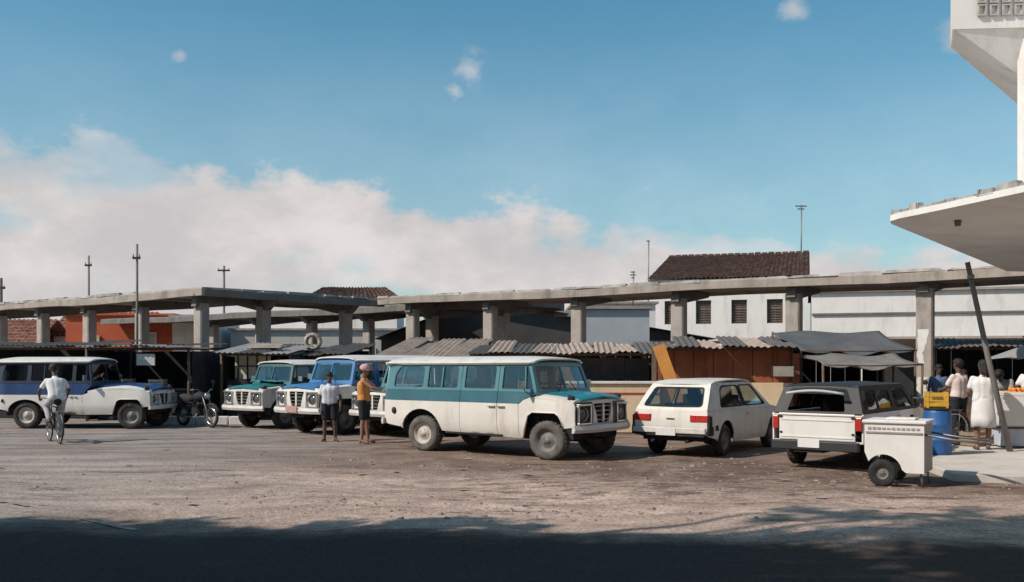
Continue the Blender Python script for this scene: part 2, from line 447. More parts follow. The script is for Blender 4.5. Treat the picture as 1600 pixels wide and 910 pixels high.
def gz(x, y):
    """slow undulation of the yard, flat where things stand"""
    if not (-12 < x < 9 and 8.2 < y < 16.4): return 0.0
    k = min(1, (x+12)/2, (9-x)/2, (y-8.2)/1.5, (16.4-y)/1.5)
    if ((x-5.6)**2 + (y-13.9)**2) < 3.2: return 0.0
    return k*(.018*math.sin(x*1.3+y*.9) + .016*math.sin(x*.47-y*1.9+1) + .010*math.sin(x*3.1+y*2.3))
def ground_mesh():
    xs = [-400, -120, -60, -30, -20] + [-12+.35*i for i in range(61)] + [20, 30, 60, 120, 400]
    ys = [-200, -60, -20, -5, 4] + [8+.35*i for i in range(26)] + [20, 30, 50, 90, 200, 600, 1500]
    vs = [(x, y, gz(x, y)) for y in ys for x in xs]; w = len(xs)
    fs = [[j*w+i, j*w+i+1, (j+1)*w+i+1, (j+1)*w+i] for j in range(len(ys)-1) for i in range(w-1)]
    return MB().add(vs, fs, True).build('ground', GROUND)
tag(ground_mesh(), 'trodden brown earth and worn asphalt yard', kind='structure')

def road_line():
    mb = MB(); p0 = Vector((-13.0, 16.6)); p1 = Vector((-4.0, 10.25)); d = (p1-p0); n = Vector((-d.y, d.x)).normalized()*.04
    vs = []; fs = []; K = 60
    for i in range(K+1):
        p = p0 + d*i/K
        for s_ in (-1, 1):
            q = p + n*s_*(1+rnd.uniform(-.35, .25)); vs.append((q.x, q.y, gz(q.x, q.y)+.012))
    for i in range(K):
        if rnd.random() < .62: fs.append([2*i, 2*i+1, 2*i+3, 2*i+2])
    return mb.add(vs, fs).build('road_edge_line', mat('worn_road_paint', (.34, .32, .30), .9, col2=(.16, .15, .14), scale=4))
tag(road_line(), 'worn pale painted edge line of the road', kind='structure')

# rubble and pebbles lying on the yard
def rubble():
    mb = MB(); r2 = random.Random(3)
    for i in range(1500):
        if i < 800:
            x = r2.gauss(1.5, 4.0); y = r2.uniform(12.0, 17.2)
        elif i < 1250:
            t = r2.random(); x = -3.6+t*5.5+r2.gauss(0, .7); y = 12.1-t*.9+r2.gauss(0, .45)
        else:
            x = r2.uniform(-10, 8); y = r2.uniform(10.5, 20)
        s = abs(r2.gauss(0, .013))+.007
        if r2.random() < .03: s *= 2.0
        vs = []
        for dz in (0, 1):
            for k in range(5):
                a = k*1.256+r2.uniform(-.3, .3); q = s*(1 if dz == 0 else .6)*r2.uniform(.7, 1.25)
                vs.append((x+q*math.cos(a)*1.3, y+q*math.sin(a), gz(x, y)-.006+dz*s*r2.uniform(.4, .8)))
        mb.add(vs, [[5, 6, 7, 8, 9]] + [[k, (k+1) % 5, 5+(k+1) % 5, 5+k] for k in range(5)])
    return mb.build('rubble', mat('rubble_stone', (.36, .29, .245), .95, col2=(.20, .155, .13), scale=1.7))
tag(rubble(), 'scattered pebbles and broken tar lying on the yard', 'rubble', kind='stuff')

# raised pavement under the marquee of the corner building
PAVE = mat('pale_concrete_pavement', (.60, .55, .51), .9, var=.18, scale=1.4, bump=.2, dirt=(.24, .2, .18), dirt_amt=.5, dirt_scale=1.0)
pv = MB().prism([(6.55, 14.25), (7.3, 13.95), (10.0, 13.2), (30, 9), (36, 34), (17.0, 27.0), (12.0, 22.8), (8.6, 20.6), (7.1, 17.9)], -.05, .12).build('pavement', PAVE, bev=.02)
tag(pv, 'pale raised concrete pavement with kerb on the right', kind='structure')

# ================================================================== buildings
def pt(o, d, s): return Vector((o[0]+d[0]*s, o[1]+d[1]*s))

# ---- bus station canopies: concrete slabs on square columns
def canopy(name, label, front, back_off, cols, top=4.45, group=None, fascia=.30, ragged=True, slab_m=None):
    """front = [(x,y),(x,y)] front edge; back_off = vector to the rear edge; cols = list of (x,y)"""
    a = Vector(front[0]); b = Vector(front[1]); o = Vector(back_off)
    base = (a+b)/2
    root = empty(name, (base.x, base.y, 0), 0, label, 'canopy', group)
    d = (b-a); Ln = d.length; d.normalize(); n = o.normalized(); D = o.length
    K = int(Ln/1.1)
    # slab with a slightly dropped, uneven front
    vs = []; fs = []
    prof = [(0, -fascia), (0, -.05), (.05, 0), (D-.05, .06), (D, .0), (D, -fascia), (D-.25, -fascia), (D-.3, -.2), (.34, -.2), (.28, -fascia)]
    for i in range(K+1):
        s = Ln*i/K; dz = .03*math.sin(s*.5+a.x)+rnd.uniform(-.012, .012)
        for q, z in prof:
            p = a + d*s + n*q - base
            vs.append((p.x, p.y, top+z+dz))
    m = len(prof)
    for i in range(K):
        for k in range(m): fs.append([i*m+k, (i+1)*m+k, (i+1)*m+(k+1) % m, i*m+(k+1) % m])
    fs.append(list(range(m))); fs.append([K*m+k for k in range(m)][::-1])
    slab = MB().add(vs, fs).build('slab', slab_m or CONC, root)
    # ragged weathered coping along the front edge: broken mortar lumps
    if ragged:
        mb = MB(); s = 0.0; r2 = random.Random(int(abs(a.x)*10))
        while s < Ln-.4:
            w = r2.uniform(.5, 1.8); h = r2.uniform(.015, .07)
            p = a + d*(s+w/2) + n*r2.uniform(.08, .16) - base
            mb.box((p.x, p.y, top+h/2-.02), (w*.96, r2.uniform(.16, .26), h+.04), math.atan2(d.y, d.x)+r2.uniform(-.05, .05), r2.uniform(.7, .95))
            s += w*.92 + (r2.uniform(.0, .4) if r2.random() < .25 else 0)
        c = mb.build('coping', MOSS, slab); c['kind'] = 'stuff'
    ang = math.atan2(d.y, d.x)
    for i, (x, y) in enumerate(cols):
        p = Vector((x, y)) - base
        mb = MB(); mb.box((p.x, p.y, (top-.5)/2), (.46, .40, top-.5), ang, 1.0, ch=.04)
        c = mb.build('column', COLUMN, root)
        mb = MB()
        # tapered cantilever beam carrying the slab
        h = Vector((p.x, p.y)); fr = (h - (a-base)).dot(n)
        vs = []
        for q, z in ((.32, .42), (D-.32, .42)):
            pass
        bl = []
        for sgn in (-1, 1):
            for q, z0 in ((.30, -.34), (fr-.35, -.62), (fr+.35, -.62), (D-.32, -.34)):
                g = h + n*(q-fr) + d*sgn*.14
                bl.append((g.x, g.y, top+z0))
            for q in (D-.32, .30):
                g = h + n*(q-fr) + d*sgn*.14
                bl.append((g.x, g.y, top-.195))
        fs = [[0, 1, 2, 3, 4, 5], [11, 10, 9, 8, 7, 6]] + [[k, (k+1) % 6, (k+1) % 6+6, k+6] for k in range(6)]
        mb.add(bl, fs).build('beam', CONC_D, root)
    return root
dR = Vector((.82682, -.56247)); nR = Vector((.56247, .82682))
pR = Vector((-3.99, 38.57))
colsR = [tuple(pR + nR*.6 + dR*s) for s in (-.50, 3.40, 7.35, 11.30, 15.25, 19.15, 23.1)]
canopy('platform_canopy', 'long grey concrete platform canopy behind the white wagon, rising to the right', [tuple(pR - dR*1.9), tuple(pR + dR*27.0)], tuple(nR*3.2), colsR, group='bus station canopies')
C_ = Vector((-11.1, 34.32)); dL = Vector((-.79581, .60555)); nL = Vector((.60555, .79581))
colsL = [tuple(C_ + nL*.6 + dL*s) for s in (.86, 4.75, 8.64, 12.5, 16.4, 20.3)]
canopy('platform_canopy', 'leftmost concrete platform canopy, its corner above the dark kiosks', [tuple(C_), tuple(C_ + dL*26)], tuple(nL*4.2), colsL, group='bus station canopies')
J_ = Vector((-5.30, 39.95)); dJ = (J_-C_).normalized(); nJ = Vector((-dJ.y, dJ.x))
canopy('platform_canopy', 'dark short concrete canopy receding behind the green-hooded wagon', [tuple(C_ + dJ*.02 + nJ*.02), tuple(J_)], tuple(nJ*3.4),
       [tuple(C_ + dJ*3.1 + nJ*1.1), tuple(C_ + dJ*6.9 + nJ*1.1)], top=4.435, group='bus station canopies', slab_m=CONC_D)  # dark slab concrete paints in the shade on its right-facing edge
B0 = C_ + nL*9.5 + dL*(-6.5)
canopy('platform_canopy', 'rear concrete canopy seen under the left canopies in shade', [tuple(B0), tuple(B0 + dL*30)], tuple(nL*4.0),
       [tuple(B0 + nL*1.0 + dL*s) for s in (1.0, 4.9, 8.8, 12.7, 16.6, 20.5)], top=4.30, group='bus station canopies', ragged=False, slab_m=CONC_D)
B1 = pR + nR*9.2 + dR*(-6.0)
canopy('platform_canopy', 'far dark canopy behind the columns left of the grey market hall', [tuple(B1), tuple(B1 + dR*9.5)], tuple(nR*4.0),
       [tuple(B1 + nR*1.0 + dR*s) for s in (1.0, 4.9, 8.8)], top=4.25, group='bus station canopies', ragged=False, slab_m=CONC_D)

# ---- tiled roof surface with real tile ridges
def tile_roof(name, quad, m, parent, pitch=.22, course=.35):
    """quad = eave_left, eave_right, ridge_right, ridge_left; rows of barrel tiles as geometry"""
    a, b, c, d = [Vector(q) for q in quad]
    nu = max(4, int((b-a).length/pitch)*2); nv = max(2, int((d-a).length/course))
    nrm = (b-a).cross(d-a).normalized()
    vs = []; fs = []
    for j in range(nv):
        for e_ in (0, 1):
            v = (j+e_*.999)/nv
            for i in range(nu+1):
                u = i/nu
                p = (a*(1-u)+b*u)*(1-v) + (d*(1-u)+c*u)*v
                vs.append(p + nrm*((.05 if i % 2 else -.03) + (.05 if e_ == 0 else 0) + rnd.uniform(-.02, .02)))
    w = nu+1
    for j in range(2*nv-1):
        for i in range(nu): fs.append([j*w+i, j*w+i+1, (j+1)*w+i+1, (j+1)*w+i])
    o = MB().add(vs, fs).build(name, m, parent); o['kind'] = 'stuff'
    return o
def wall_box(mb, p0, p1, z0, z1, t=.25):
    """vertical wall slab between two plan points"""
    p0 = Vector(p0); p1 = Vector(p1); d = p1-p0
    mb.box(((p0.x+p1.x)/2, (p0.y+p1.y)/2, (z0+z1)/2), (d.length, t, z1-z0), math.atan2(d.y, d.x))
def window(parent, c, w, h, m_pane, m_frame, depth=.12, shutters=False, bars=1):
    """window in a wall facing -Y (local): recess box, frame, sill, mullion"""
    x, y, z = c
    f = MB()
    f.box((x-w/2-.04, y, z), (.08, .16, h+.16)); f.box((x+w/2+.04, y, z), (.08, .16, h+.16))
    f.box((x, y, z+h/2+.04), (w-.002, .155, .08)); f.box((x, y-.02, z-h/2-.05), (w+.3, .22, .08))
    o = f.build('window', m_frame, parent)
    MB().box((x, y+.04, z), (w, .03, h)).build('pane', m_pane, o)
    g = MB()
    for k in range(bars): g.box((x-w/2+w*(k+1)/(bars+1), y+.005, z), (.05, .04, h-.004))
    g.box((x, y+.003, z+h*.16), (w-.004, .035, .05))
    g.build('mullion', m_frame, o)
    return o
WINDARK = mat('dark_house_window', (.075, .058, .050), .35, col2=(.13, .105, .095), scale=3)
FRAMEP = mat('pale_window_frame', (.62, .58, .54), .8, var=.15)

# white two-storey building with tiled roof
w1 = empty('white_house', (13.0, 50, 0), R(-17), 'white two-storey building with dark tiled roof above the platform canopy', 'building')
def W1(): 
    x0, x1, y0, z1 = -5.2, 2.2, 0.0, 6.05
    # front wall built from piers, spandrels and lintel so that the windows are real openings
    wins = [(-4.62, .80, 1.25), (-2.97, .80, 1.25), (-1.13, .80, 1.25), (.67, .80, 1.25)]
    zc = 4.45
    mb = MB(); xs = x0
    for (wx, ww, wh) in wins:
        mb.box(((xs+wx-ww/2)/2, 0, zc), (wx-ww/2-xs, .3, wh)); xs = wx+ww/2
    mb.box(((xs+x1)/2, 0, zc), (x1-xs, .3, wh))
    mb.box(((x0+x1)/2, 0, (zc-wh/2)/2), (x1-x0, .3, zc-wh/2))
    mb.box(((x0+x1)/2, 0, (zc+wh/2+z1)/2), (x1-x0, .3, z1-zc-wh/2))
    mb.box((x0+.15, 4.3, z1/2), (.3, 8.28, z1)); mb.box((x1-.15, 4.3, z1/2), (.3, 8.28, z1)); mb.box(((x0+x1)/2, 8.6, z1/2), (x1-x0, .3, z1))
    mb.box(((x0+x1)/2, 4.3, 3.0), (x1-x0-.62, 8.2, .2))
    mb.box(((x0+x1)/2, -.12, z1+.06), (x1-x0+.3, .55, .13))
    mb.build('wall', WHITEW, w1)
    for (wx, ww, wh) in wins:
        wo_ = window(w1, (wx, .06, zc), ww-.10, wh-.10, WINDARK, mat('brown_shutter', (.20, .15, .125), .8, var=.3, scale=5))
        sl = MB()
        for q in range(9): sl.box((wx, .05, zc-.52+.13*q), (ww-.12, .05, .07), rot=Matrix.Rotation(R(30), 3, 'X'))
        sl = sl.build('louvres', mat('brown_shutter', (.20, .15, .125), .8), wo_); sl['kind'] = 'stuff'
    e0, e1 = x0-.75, x1+.2
    rf = tile_roof('roof', [(e0, -.55, z1+.12), (e1, -.55, z1+.12), (e1, 4.3, z1+1.85), (e0+.55, 4.3, z1+1.85)], TILE, w1)
    rb = tile_roof('roof', [(e1, 9.1, z1+.12), (e0, 9.1, z1+.12), (e0+.55, 4.3, z1+1.85), (e1, 4.3, z1+1.85)], TILE, w1)
    MB().add([(e1-.04, -.4, z1+.10), (e1-.04, 9.0, z1+.10), (e1-.04, 4.3, z1+1.78)], [[0, 1, 2]]).build('gable', WHITEW, w1)
    MB().add([(e0+.1, -.4, z1+.1), (e0+.1, 9, z1+.1), (e0+.6, 4.3, z1+1.76)], [[0, 2, 1]]).build('gable', WHITEW, w1)
    rp = MB(); L_ = e1-e0-.55; k = int(L_/.36)
    for i in range(k):
        xx = e0+.55+L_*(i+.5)/k
        rp.box((xx, 4.3, z1+1.90+rnd.uniform(-.015, .015)), (L_/k*.98, .26, .12), taper=.8)
    o = rp.build('ridge_tiles', TILE, w1); o['kind'] = 'stuff'
W1()
# lower white wings
def plain_block(name, label, x0, x1, y0, y1, z1, m, cat='building', wins=(), cop=.12, win_mat=None, group=None, cop_m=None):
    r = empty(name, ((x0+x1)/2, y0, 0), 0, label, cat, group)
    cx = (x0+x1)/2; mb = MB(); w = x1-x0; dpt = y1-y0
    mb.box((0, .15, z1/2), (w, .3, z1)); mb.box((-w/2+.15, dpt/2+.15, z1/2), (.3, dpt-.3, z1)); mb.box((w/2-.15, dpt/2+.15, z1/2), (.3, dpt-.3, z1)); mb.box((0, dpt-.02, z1/2), (w-.7, .25, z1-.02))
    mb.build('wall', m, r)
    MB().box((0, dpt/2, z1+cop/2-.01), (w+.3, dpt+.35, cop)).build('parapet', cop_m or CONC, r)
    for (wx, wz, ww, wh) in wins: window(r, (wx-cx, -.03, wz), ww, wh, win_mat or WINDARK, FRAMEP)
    return r
wr = plain_block('white_shop_row', 'long white flat-roofed shop building right of the tiled house', 15.25, 30.0, 48.6, 57, 5.35, WHITEW)
wr.location = (22.35, 46.9, 0); wr.rotation_euler.z = R(-17)
# ledge, awning and dark panels painted for the shade inside the open shop fronts
MB().box((0, -.05, 4.25), (14.7, .12, .09)).build('ledge', CONC_D, wr)
MB().box((1.5, -.95, 2.75), (11.5, 1.9, .12), rot=Matrix.Rotation(R(-14), 3, 'X')).build('awning', mat('faded_awning', (.36, .31, .28), .9, var=.3, scale=2, dirt=(.2, .17, .15)), wr)
for i, (x, m_) in enumerate(((-3.3, DARKBOARD), (-1.75, mat('pale_blue_door', (.30, .36, .50), .7)), (.4, DARKBOARD), (3.2, DARKBOARD), (5.7, DARKBOARD))):
    ww = 1.0 if i == 1 else 2.0
    f = MB(); f.box((x-ww/2-.06, -.04, 1.25), (.12, .16, 2.5)); f.box((x+ww/2+.06, -.04, 1.25), (.12, .16, 2.5)); f.box((x, -.04, 2.44), (ww-.002, .155, .12))
    dd = f.build('shop_front', FRAMEP, wr); MB().box((x, -.03, 1.2), (ww, .05, 2.38)).build('door_and_shade_panel', m_, dd)
plain_block('white_annex', 'low white annex wall left of the tiled two-storey building', 3.4, 7.7, 51.5, 58, 4.95, WHITEW)
# grey pitched market hall behind the columns
def hall(name, label, x0, x1, y0, y1, ze, zr, m_roof, m_wall, ridge_t=.5):
    r = empty(name, ((x0+x1)/2, y0, 0), 0, label, 'building')
    w = (x1-x0)/2; D = y1-y0; mb = MB()
    mb.box((0, .1, ze/2), (2*w, .2, ze)); mb.box((-w+.1, D/2, ze/2), (.2, D-.42, ze)); mb.box((w-.1, D/2, ze/2), (.2, D-.42, ze))
    mb.add([(-w, .12, ze), (w, .12, ze), (-w+2*w*ridge_t, .12, zr)], [[0, 1, 2]]); mb.build('wall', m_wall, r)
    rx = -w+2*w*ridge_t
    for (xa, za, xb, zb) in ((-w-.3, ze-.02, rx, zr+.05), (w+.3, ze-.02, rx, zr+.05)):
        K = 40; vs = []; fs = []
        for i in range(K+1):
            y = -.35+(D+.5)*i/K; zz = .05 if i % 2 else 0
            vs += [(xa, y, za+zz), (xb, y, zb+zz)]
        for i in range(K): fs.append([2*i, 2*i+1, 2*i+3, 2*i+2])
        MB().add(vs, fs).build('roof_slope', m_roof, r)
    return r
hall('market_hall', 'low grey gabled market hall between the columns right of centre', -6.2, 9.4, 45.5, 58, 2.9, 4.75, SHEET_D, mat('grey_hall_wall', (.075, .07, .07), .9, var=.3, scale=1.5), .30)
plain_block('bluish_shed', 'pale bluish lean-to wall beyond the canopy column near the tiled house', 3.1, 6.3, 44.0, 45.2, 4.25, mat('bluish_lime_wall', (.45, .47, .50), .9, var=.15, scale=1), 'shed')
# small house with hipped tiled roof
h2 = empty('hipped_house', (-9.9, 60, 0), 0, 'distant white house with small dark tiled roof behind the slab edge', 'house')
MB().box((0, 2, 2.95), (5.4, 4, 5.9)).build('wall', WHITEW, h2)
for q in ([(-3.1, -.5, 5.75), (2.9, -.5, 5.75), (1.6, 2, 6.65), (-2.2, 2, 6.65)], [(2.9, 4.5, 5.75), (-3.1, 4.5, 5.75), (-2.2, 2, 6.65), (1.6, 2, 6.65)],
          [(2.9, -.5, 5.75), (2.9, 4.5, 5.75), (1.6, 2.05, 6.65), (1.6, 1.95, 6.65)], [(-3.1, 4.5, 5.75), (-3.1, -.5, 5.75), (-2.2, 1.95, 6.65), (-2.2, 2.05, 6.65)]):
    tile_roof('roof', q, TILE, h2, .3, .4)
# orange and white houses on the left
oh = plain_block('orange_house', 'orange painted house with one pale door and a small window, behind the left columns', -26.5, -20.2, 57, 63, 4.6, ORANGEW, 'house', wins=((-21.6, 3.15, .9, .75),), win_mat=mat('pale_shutter', (.55, .45, .33), .8), cop_m=ORANGEW)
MB().box((-1.6, -.08, 1.7), (1.0, .1, 3.4)).build('door', mat('pale_yellow_door', (.60, .44, .25), .8), oh)
plain_block('white_house', 'white walled house just right of the orange house', -20.0, -17.6, 56.5, 62, 4.5, WHITEW, 'house')
for i, (x0, x1, y, z, zr, lab) in enumerate(((-40, -30.8, 62, 3.0, 4.7, 'long low house with terracotta roof at the far left edge'), (-31.5, -25.5, 66, 3.6, 5.4, 'small terracotta-roofed house left of the orange house'))):
    r = empty('terracotta_house', ((x0+x1)/2, y, 0), 0, lab, 'house', 'far terracotta houses')
    w = (x1-x0)/2
    MB().box((0, 2.5, z/2), (2*w, 5, z)).build('wall', WHITEW, r)
    tile_roof('roof', [(-w-.3, -.4, z), (w+.3, -.4, z), (w+.3, 2.5, zr), (-w-.3, 2.5, zr)], TILE_L, r, .3, .4)
    tile_roof('roof', [(w+.3, 5.4, z), (-w-.3, 5.4, z), (-w-.3, 2.5, zr), (w+.3, 2.5, zr)], TILE_L, r, .3, .4)
    window(r, (w*.3, -.03, z*.55), 1.0, 1.0, WINDARK, FRAMEP)
plain_block('grey_shop_row', 'low pale shop row far behind the dark short canopy', -17.0, -6.0, 58, 63, 3.75, mat('pale_grey_lime', (.50, .47, .44), .9, var=.2, scale=1), wins=((-13, 2, 1.4, 1.2), (-9, 2, 1.4, 1.2)))

# ---- corner building on the right with marquee and projecting balcony
cb = empty('corner_building', (8.95, 17.0, 0), 0, 'white corner building with thin rounded marquee and projecting balcony at right edge', 'building')
def corner_building():
    A = Vector((0, 0))                                 # corner of the upper floors
    near = Vector((1.15, -3.9)).normalized(); far = Vector((.60, .80))
    wall = [A, A+near*12, A+near*12+Vector((9, 1)), A+far*14+Vector((4, -4)), A+far*14]
    up = MB(); up.prism([tuple(p) for p in wall], 4.45, 12.5); up.build('upper_wall', WHITEW, cb)
    inn = [p + Vector((1.3, .1)) for p in wall]
    lo = MB(); lo.prism([tuple(p) for p in inn], .12, 4.2); lo.build('ground_floor_wall', WHITEW, cb)
    # marquee: rounded tip, thin edge, underside thicker towards the wall
    tip = Vector((6.5-8.95, 16.5-17.0))
    e_near = [tip + Vector((.30, -1.0)) + near*s for s in (9.5, 5, 2.2, .9, .2)]
    e_tip = [tip + Vector((.17, -.62)), tip + Vector((.05, -.28)), tip + Vector((.02, .05)), tip + Vector((.16, .36)), tip + Vector((.38, .66))]
    e_far = [tip + Vector((.38, .66)) + (Vector((11.6-6.5, 23.3-16.5)).normalized())*s for s in (.4, 1.4, 3.2, 5.4, 7.6, 10.5)]
    out = e_near + e_tip + e_far
    inner = []
    for p in out:
        # foot of the marquee on the wall line
        tn = (p-A).dot(near); tf = (p-A).dot(far)
        q = A + near*max(0, tn) if tn > tf else A + far*max(0, tf)
        if tn <= 0 and tf <= 0: q = A
        inner.append(q + Vector((.3, .05)))
    vs = []; fs = []; m = len(out)
    for o_, i_ in zip(out, inner):
        vs += [(o_.x, o_.y, 4.20), (o_.x, o_.y, 4.30), (i_.x, i_.y, 4.47), (i_.x, i_.y, 4.06)]
    for k in range(m-1):
        for j in range(4): fs.append([k*4+j, (k+1)*4+j, (k+1)*4+(j+1) % 4, k*4+(j+1) % 4])
    fs += [[0, 1, 2, 3], [(m-1)*4+j for j in (3, 2, 1, 0)]]
    mq = MB().add(vs, fs).build('marquee', mat('marquee_concrete', (.80, .77, .73), .9, var=.12, scale=1.2, dirt=(.45, .42, .39), dirt_amt=.4, dirt_scale=.8), cb)
    # broken coping lumps along the edge
    mb = MB(); r2 = random.Random(5)
    for k in range(m-1):
        a, b = out[k], out[k+1]; L_ = (b-a).length; s = 0
        ia = inner[k]
        while s < L_:
            w = min(L_-s, r2.uniform(.18, .5)); p = a + (b-a)*((s+w/2)/L_); inn_ = (ia-p).normalized()*.09
            h = r2.uniform(.05, .13)
            mb.box((p.x+inn_.x, p.y+inn_.y, 4.28+h/2), (w*.98, .17, h), math.atan2((b-a).y, (b-a).x), r2.uniform(.6, .9)); s += w
    c = mb.build('coping', mat('pale_mossy_coping', (.46, .42, .39), .95, col2=(.18, .15, .14), scale=3), mq); c['kind'] = 'stuff'
    MB().tube([tip.to_3d()+Vector((1.0, -.35, 4.06)), tip.to_3d()+Vector((1.0, -.35, 4.20))], [.05, .07]).build('drain_spout', CONC_D, mq)
    # balcony: box over a flared soffit
    B = [A+far*6+Vector((-.5, .6)), A+far*.6+Vector((-1.12, .35)), A+Vector((-1.17, -.12)), A+Vector((.30, -.20)), A+Vector((.62, -.16))]
    Wl = [A+far*6+Vector((.2, 0)), A+far*.5+Vector((.15, 0)), A+Vector((.10, .08)), A+Vector((.32, .06)), A+Vector((.64, .05))]
    vs = []; fs = []
    for o_, i_ in zip(B, Wl):
        vs += [(o_.x, o_.y, 7.62), (i_.x, i_.y, 6.86), (i_.x, i_.y, 7.62)]
    for k in range(4):
        for j in range(3): fs.append([k*3+j, (k+1)*3+j, (k+1)*3+(j+1) % 3, k*3+(j+1) % 3])
    fs += [[0, 1, 2], [14, 13, 12]]
    MB().add(vs, fs).build('soffit', WHITEW, cb)
    vs = []; fs = []
    for o_, i_ in zip(B, Wl):
        g = (o_-i_).normalized()*.04
        vs += [(o_.x+g.x, o_.y+g.y, 7.623), (o_.x+g.x, o_.y+g.y, 8.75), (i_.x, i_.y, 8.75), (i_.x, i_.y, 7.623)]
    for k in range(4):
        for j in range(4): fs.append([k*4+j, (k+1)*4+j, (k+1)*4+(j+1) % 4, k*4+(j+1) % 4])
    fs += [[0, 1, 2, 3], [19, 18, 17, 16]]
    bal = MB().add(vs, fs).build('balcony', WHITEW, cb)
    # pierced blocks along the balcony front
    fa, fb = B[2], B[3]; dd = (fb-fa).normalized(); nn = Vector((dd.y, -dd.x))
    if nn.y > 0: nn = -nn
    ring = MB().box((0, 0, .085), (.15, .05, .025)).box((0, 0, -.085), (.15, .05, .025)).box((-.0625, 0, 0), (.025, .05, .145)).box((.0625, 0, 0), (.025, .05, .145)).mesh('pierced_block')
    ring.materials.append(mat('grey_pierced_block', (.48, .44, .41), .9))
    for z in (7.93, 8.15):
        for k in range(5):
            p = fa + dd*(.45+.21*k) + nn*.050
            link_mesh('pierced_block', ring, None, bal, (p.x, p.y, z), (0, 0, math.atan2(dd.y, dd.x)))
    # windows and a door of the upper floors on the hidden near side
    for s in (3.0, 6.5, 9.5):
        p = A+near*s; ang = math.atan2(near.y, near.x)
        q = Vector((-near.y*-1, near.x*-1))
        nrm = Vector((near.y, -near.x)); nrm = nrm if nrm.x < 0 else -nrm
        c = p + nrm*.02
        f = MB().box((c.x, c.y, 5.9), (1.2, .10, 1.3), ang).build('window', FRAMEP, cb)
        MB().box((c.x+nrm.x*.045, c.y+nrm.y*.045, 5.9), (1.02, .05, 1.12), ang).build('pane', WINDARK, f)
corner_building()

# ---- tall building and trees left of the photographer: they stand outside the frame and shade the street
tb = empty('unseen_building', (-19.0, -.55, 0), 0, 'unseen tall pale building left of the camera that shades the street', 'building')
MB().box((0, 0, 4.9), (22, 11.2, 9.8)).build('wall', WHITEW, tb)
MB().box((0, 0, 9.9), (22.5, 11.7, .25)).build('parapet', CONC, tb)
for z in (2.0, 5.2, 8.6):
    for k in range(6):
        window(tb, (-9+3.6*k, -5.64, z), 1.3, 1.6, WINDARK, FRAMEP)
        o = window(tb, (0, 0, 0), 1.3, 1.6, WINDARK, FRAMEP)
        o.location = (-9+3.6*k, 5.64, z); o.rotation_euler = (0, 0, math.pi)

# ---- trees
LEAF = mat('tree_leaves', (.07, .11, .03), .7, col2=(.035, .065, .02), scale=1.2)
BARK = mat('tree_bark', (.12, .09, .07), .95, var=.4, scale=5, bump=.5)
def tree(name, label, loc, h, crown_c, crown_r, n_leaf, seed, sparse=.0):
    r2 = random.Random(seed)
    root = empty(name, loc, 0, label, 'tree', 'unseen street trees beside the camera')
    cc = Vector(crown_c); t = MB()
    top = Vector((cc.x*.6, cc.y*.6, h*.55))
    t.tube([(0, 0, -.1), (.05, .03, h*.2), top], [.32, .25, .17], 10)
    clumps = []
    for i in range(26):
        a = r2.uniform(0, 6.28); u = r2.uniform(-.75, .95); rr = math.sqrt(max(0, 1-u*u))*r2.uniform(.45, 1.0)
        c = cc + Vector((math.cos(a)*rr*crown_r[0], math.sin(a)*rr*crown_r[1], u*crown_r[2]))
        clumps.append((c, r2.uniform(.5, 1.15)*min(crown_r)*.33))
        if i < 13: t.tube([top - Vector((0, 0, r2.uniform(0, h*.15))), (top+c)/2 + Vector((r2.uniform(-.3, .3), r2.uniform(-.3, .3), .3)), c], [.11, .06, .02], 6)
    t.build('trunk', BARK, root)
    lm = MB()
    for i in range(n_leaf):
        c, rr = r2.choice(clumps)
        d = Vector((r2.gauss(0, 1), r2.gauss(0, 1), r2.gauss(0, .8)))*rr*.55
        p = c+d; s = r2.uniform(.09, .19)
        M = Matrix.Rotation(r2.uniform(0, 6.28), 3, 'Z') @ Matrix.Rotation(r2.uniform(-1.1, 1.1), 3, 'X')
        lm.add([p + M @ Vector(q) for q in ((-s*.5, 0, 0), (0, -s, .02), (s*.5, 0, 0), (0, s, .02))], [[0, 1, 2, 3]])
    lm.build('crown', LEAF, root)
    return root
tree('unseen_shade_tree', 'unseen tall leafy tree beside the tall building left of the camera', (-6.6, .1, 0), 12.5, (.2, 2.0, 10.6), (3.2, 3.0, 2.6), 9000, 11)
tree('unseen_shade_tree', 'unseen lower loose-crowned tree in front of the tall building', (-7.6, 6.4, 0), 8.2, (-.3, -.6, 6.4), (1.8, 1.5, 1.5), 1700, 23)
tree('unseen_shade_tree', 'unseen thin high tree behind the leafy tree left of the camera', (-7.9, 6.6, 0), 12.0, (.9, -1.2, 11.2), (1.7, 1.2, 1.1), 700, 31)

for i, (tx_, ty_, cz_, rr_, nl_) in enumerate(((-17.6, 5.9, 8.3, (2.0, 1.2, 1.5), 3200), (-13.9, 5.8, 8.7, (2.1, 1.1, 1.3), 3200), (-10.6, 6.0, 8.3, (1.7, 1.2, 1.5), 2600))):
    tree('unseen_shade_tree', ('unseen leafy street tree farthest from the camera along the tall building', 'unseen middle street tree along the front of the tall building', 'unseen street tree near the right end of the tall building')[i], (tx_, ty_, 0), cz_+rr_[2], (.1, -.3, cz_), rr_, nl_, 40+i)

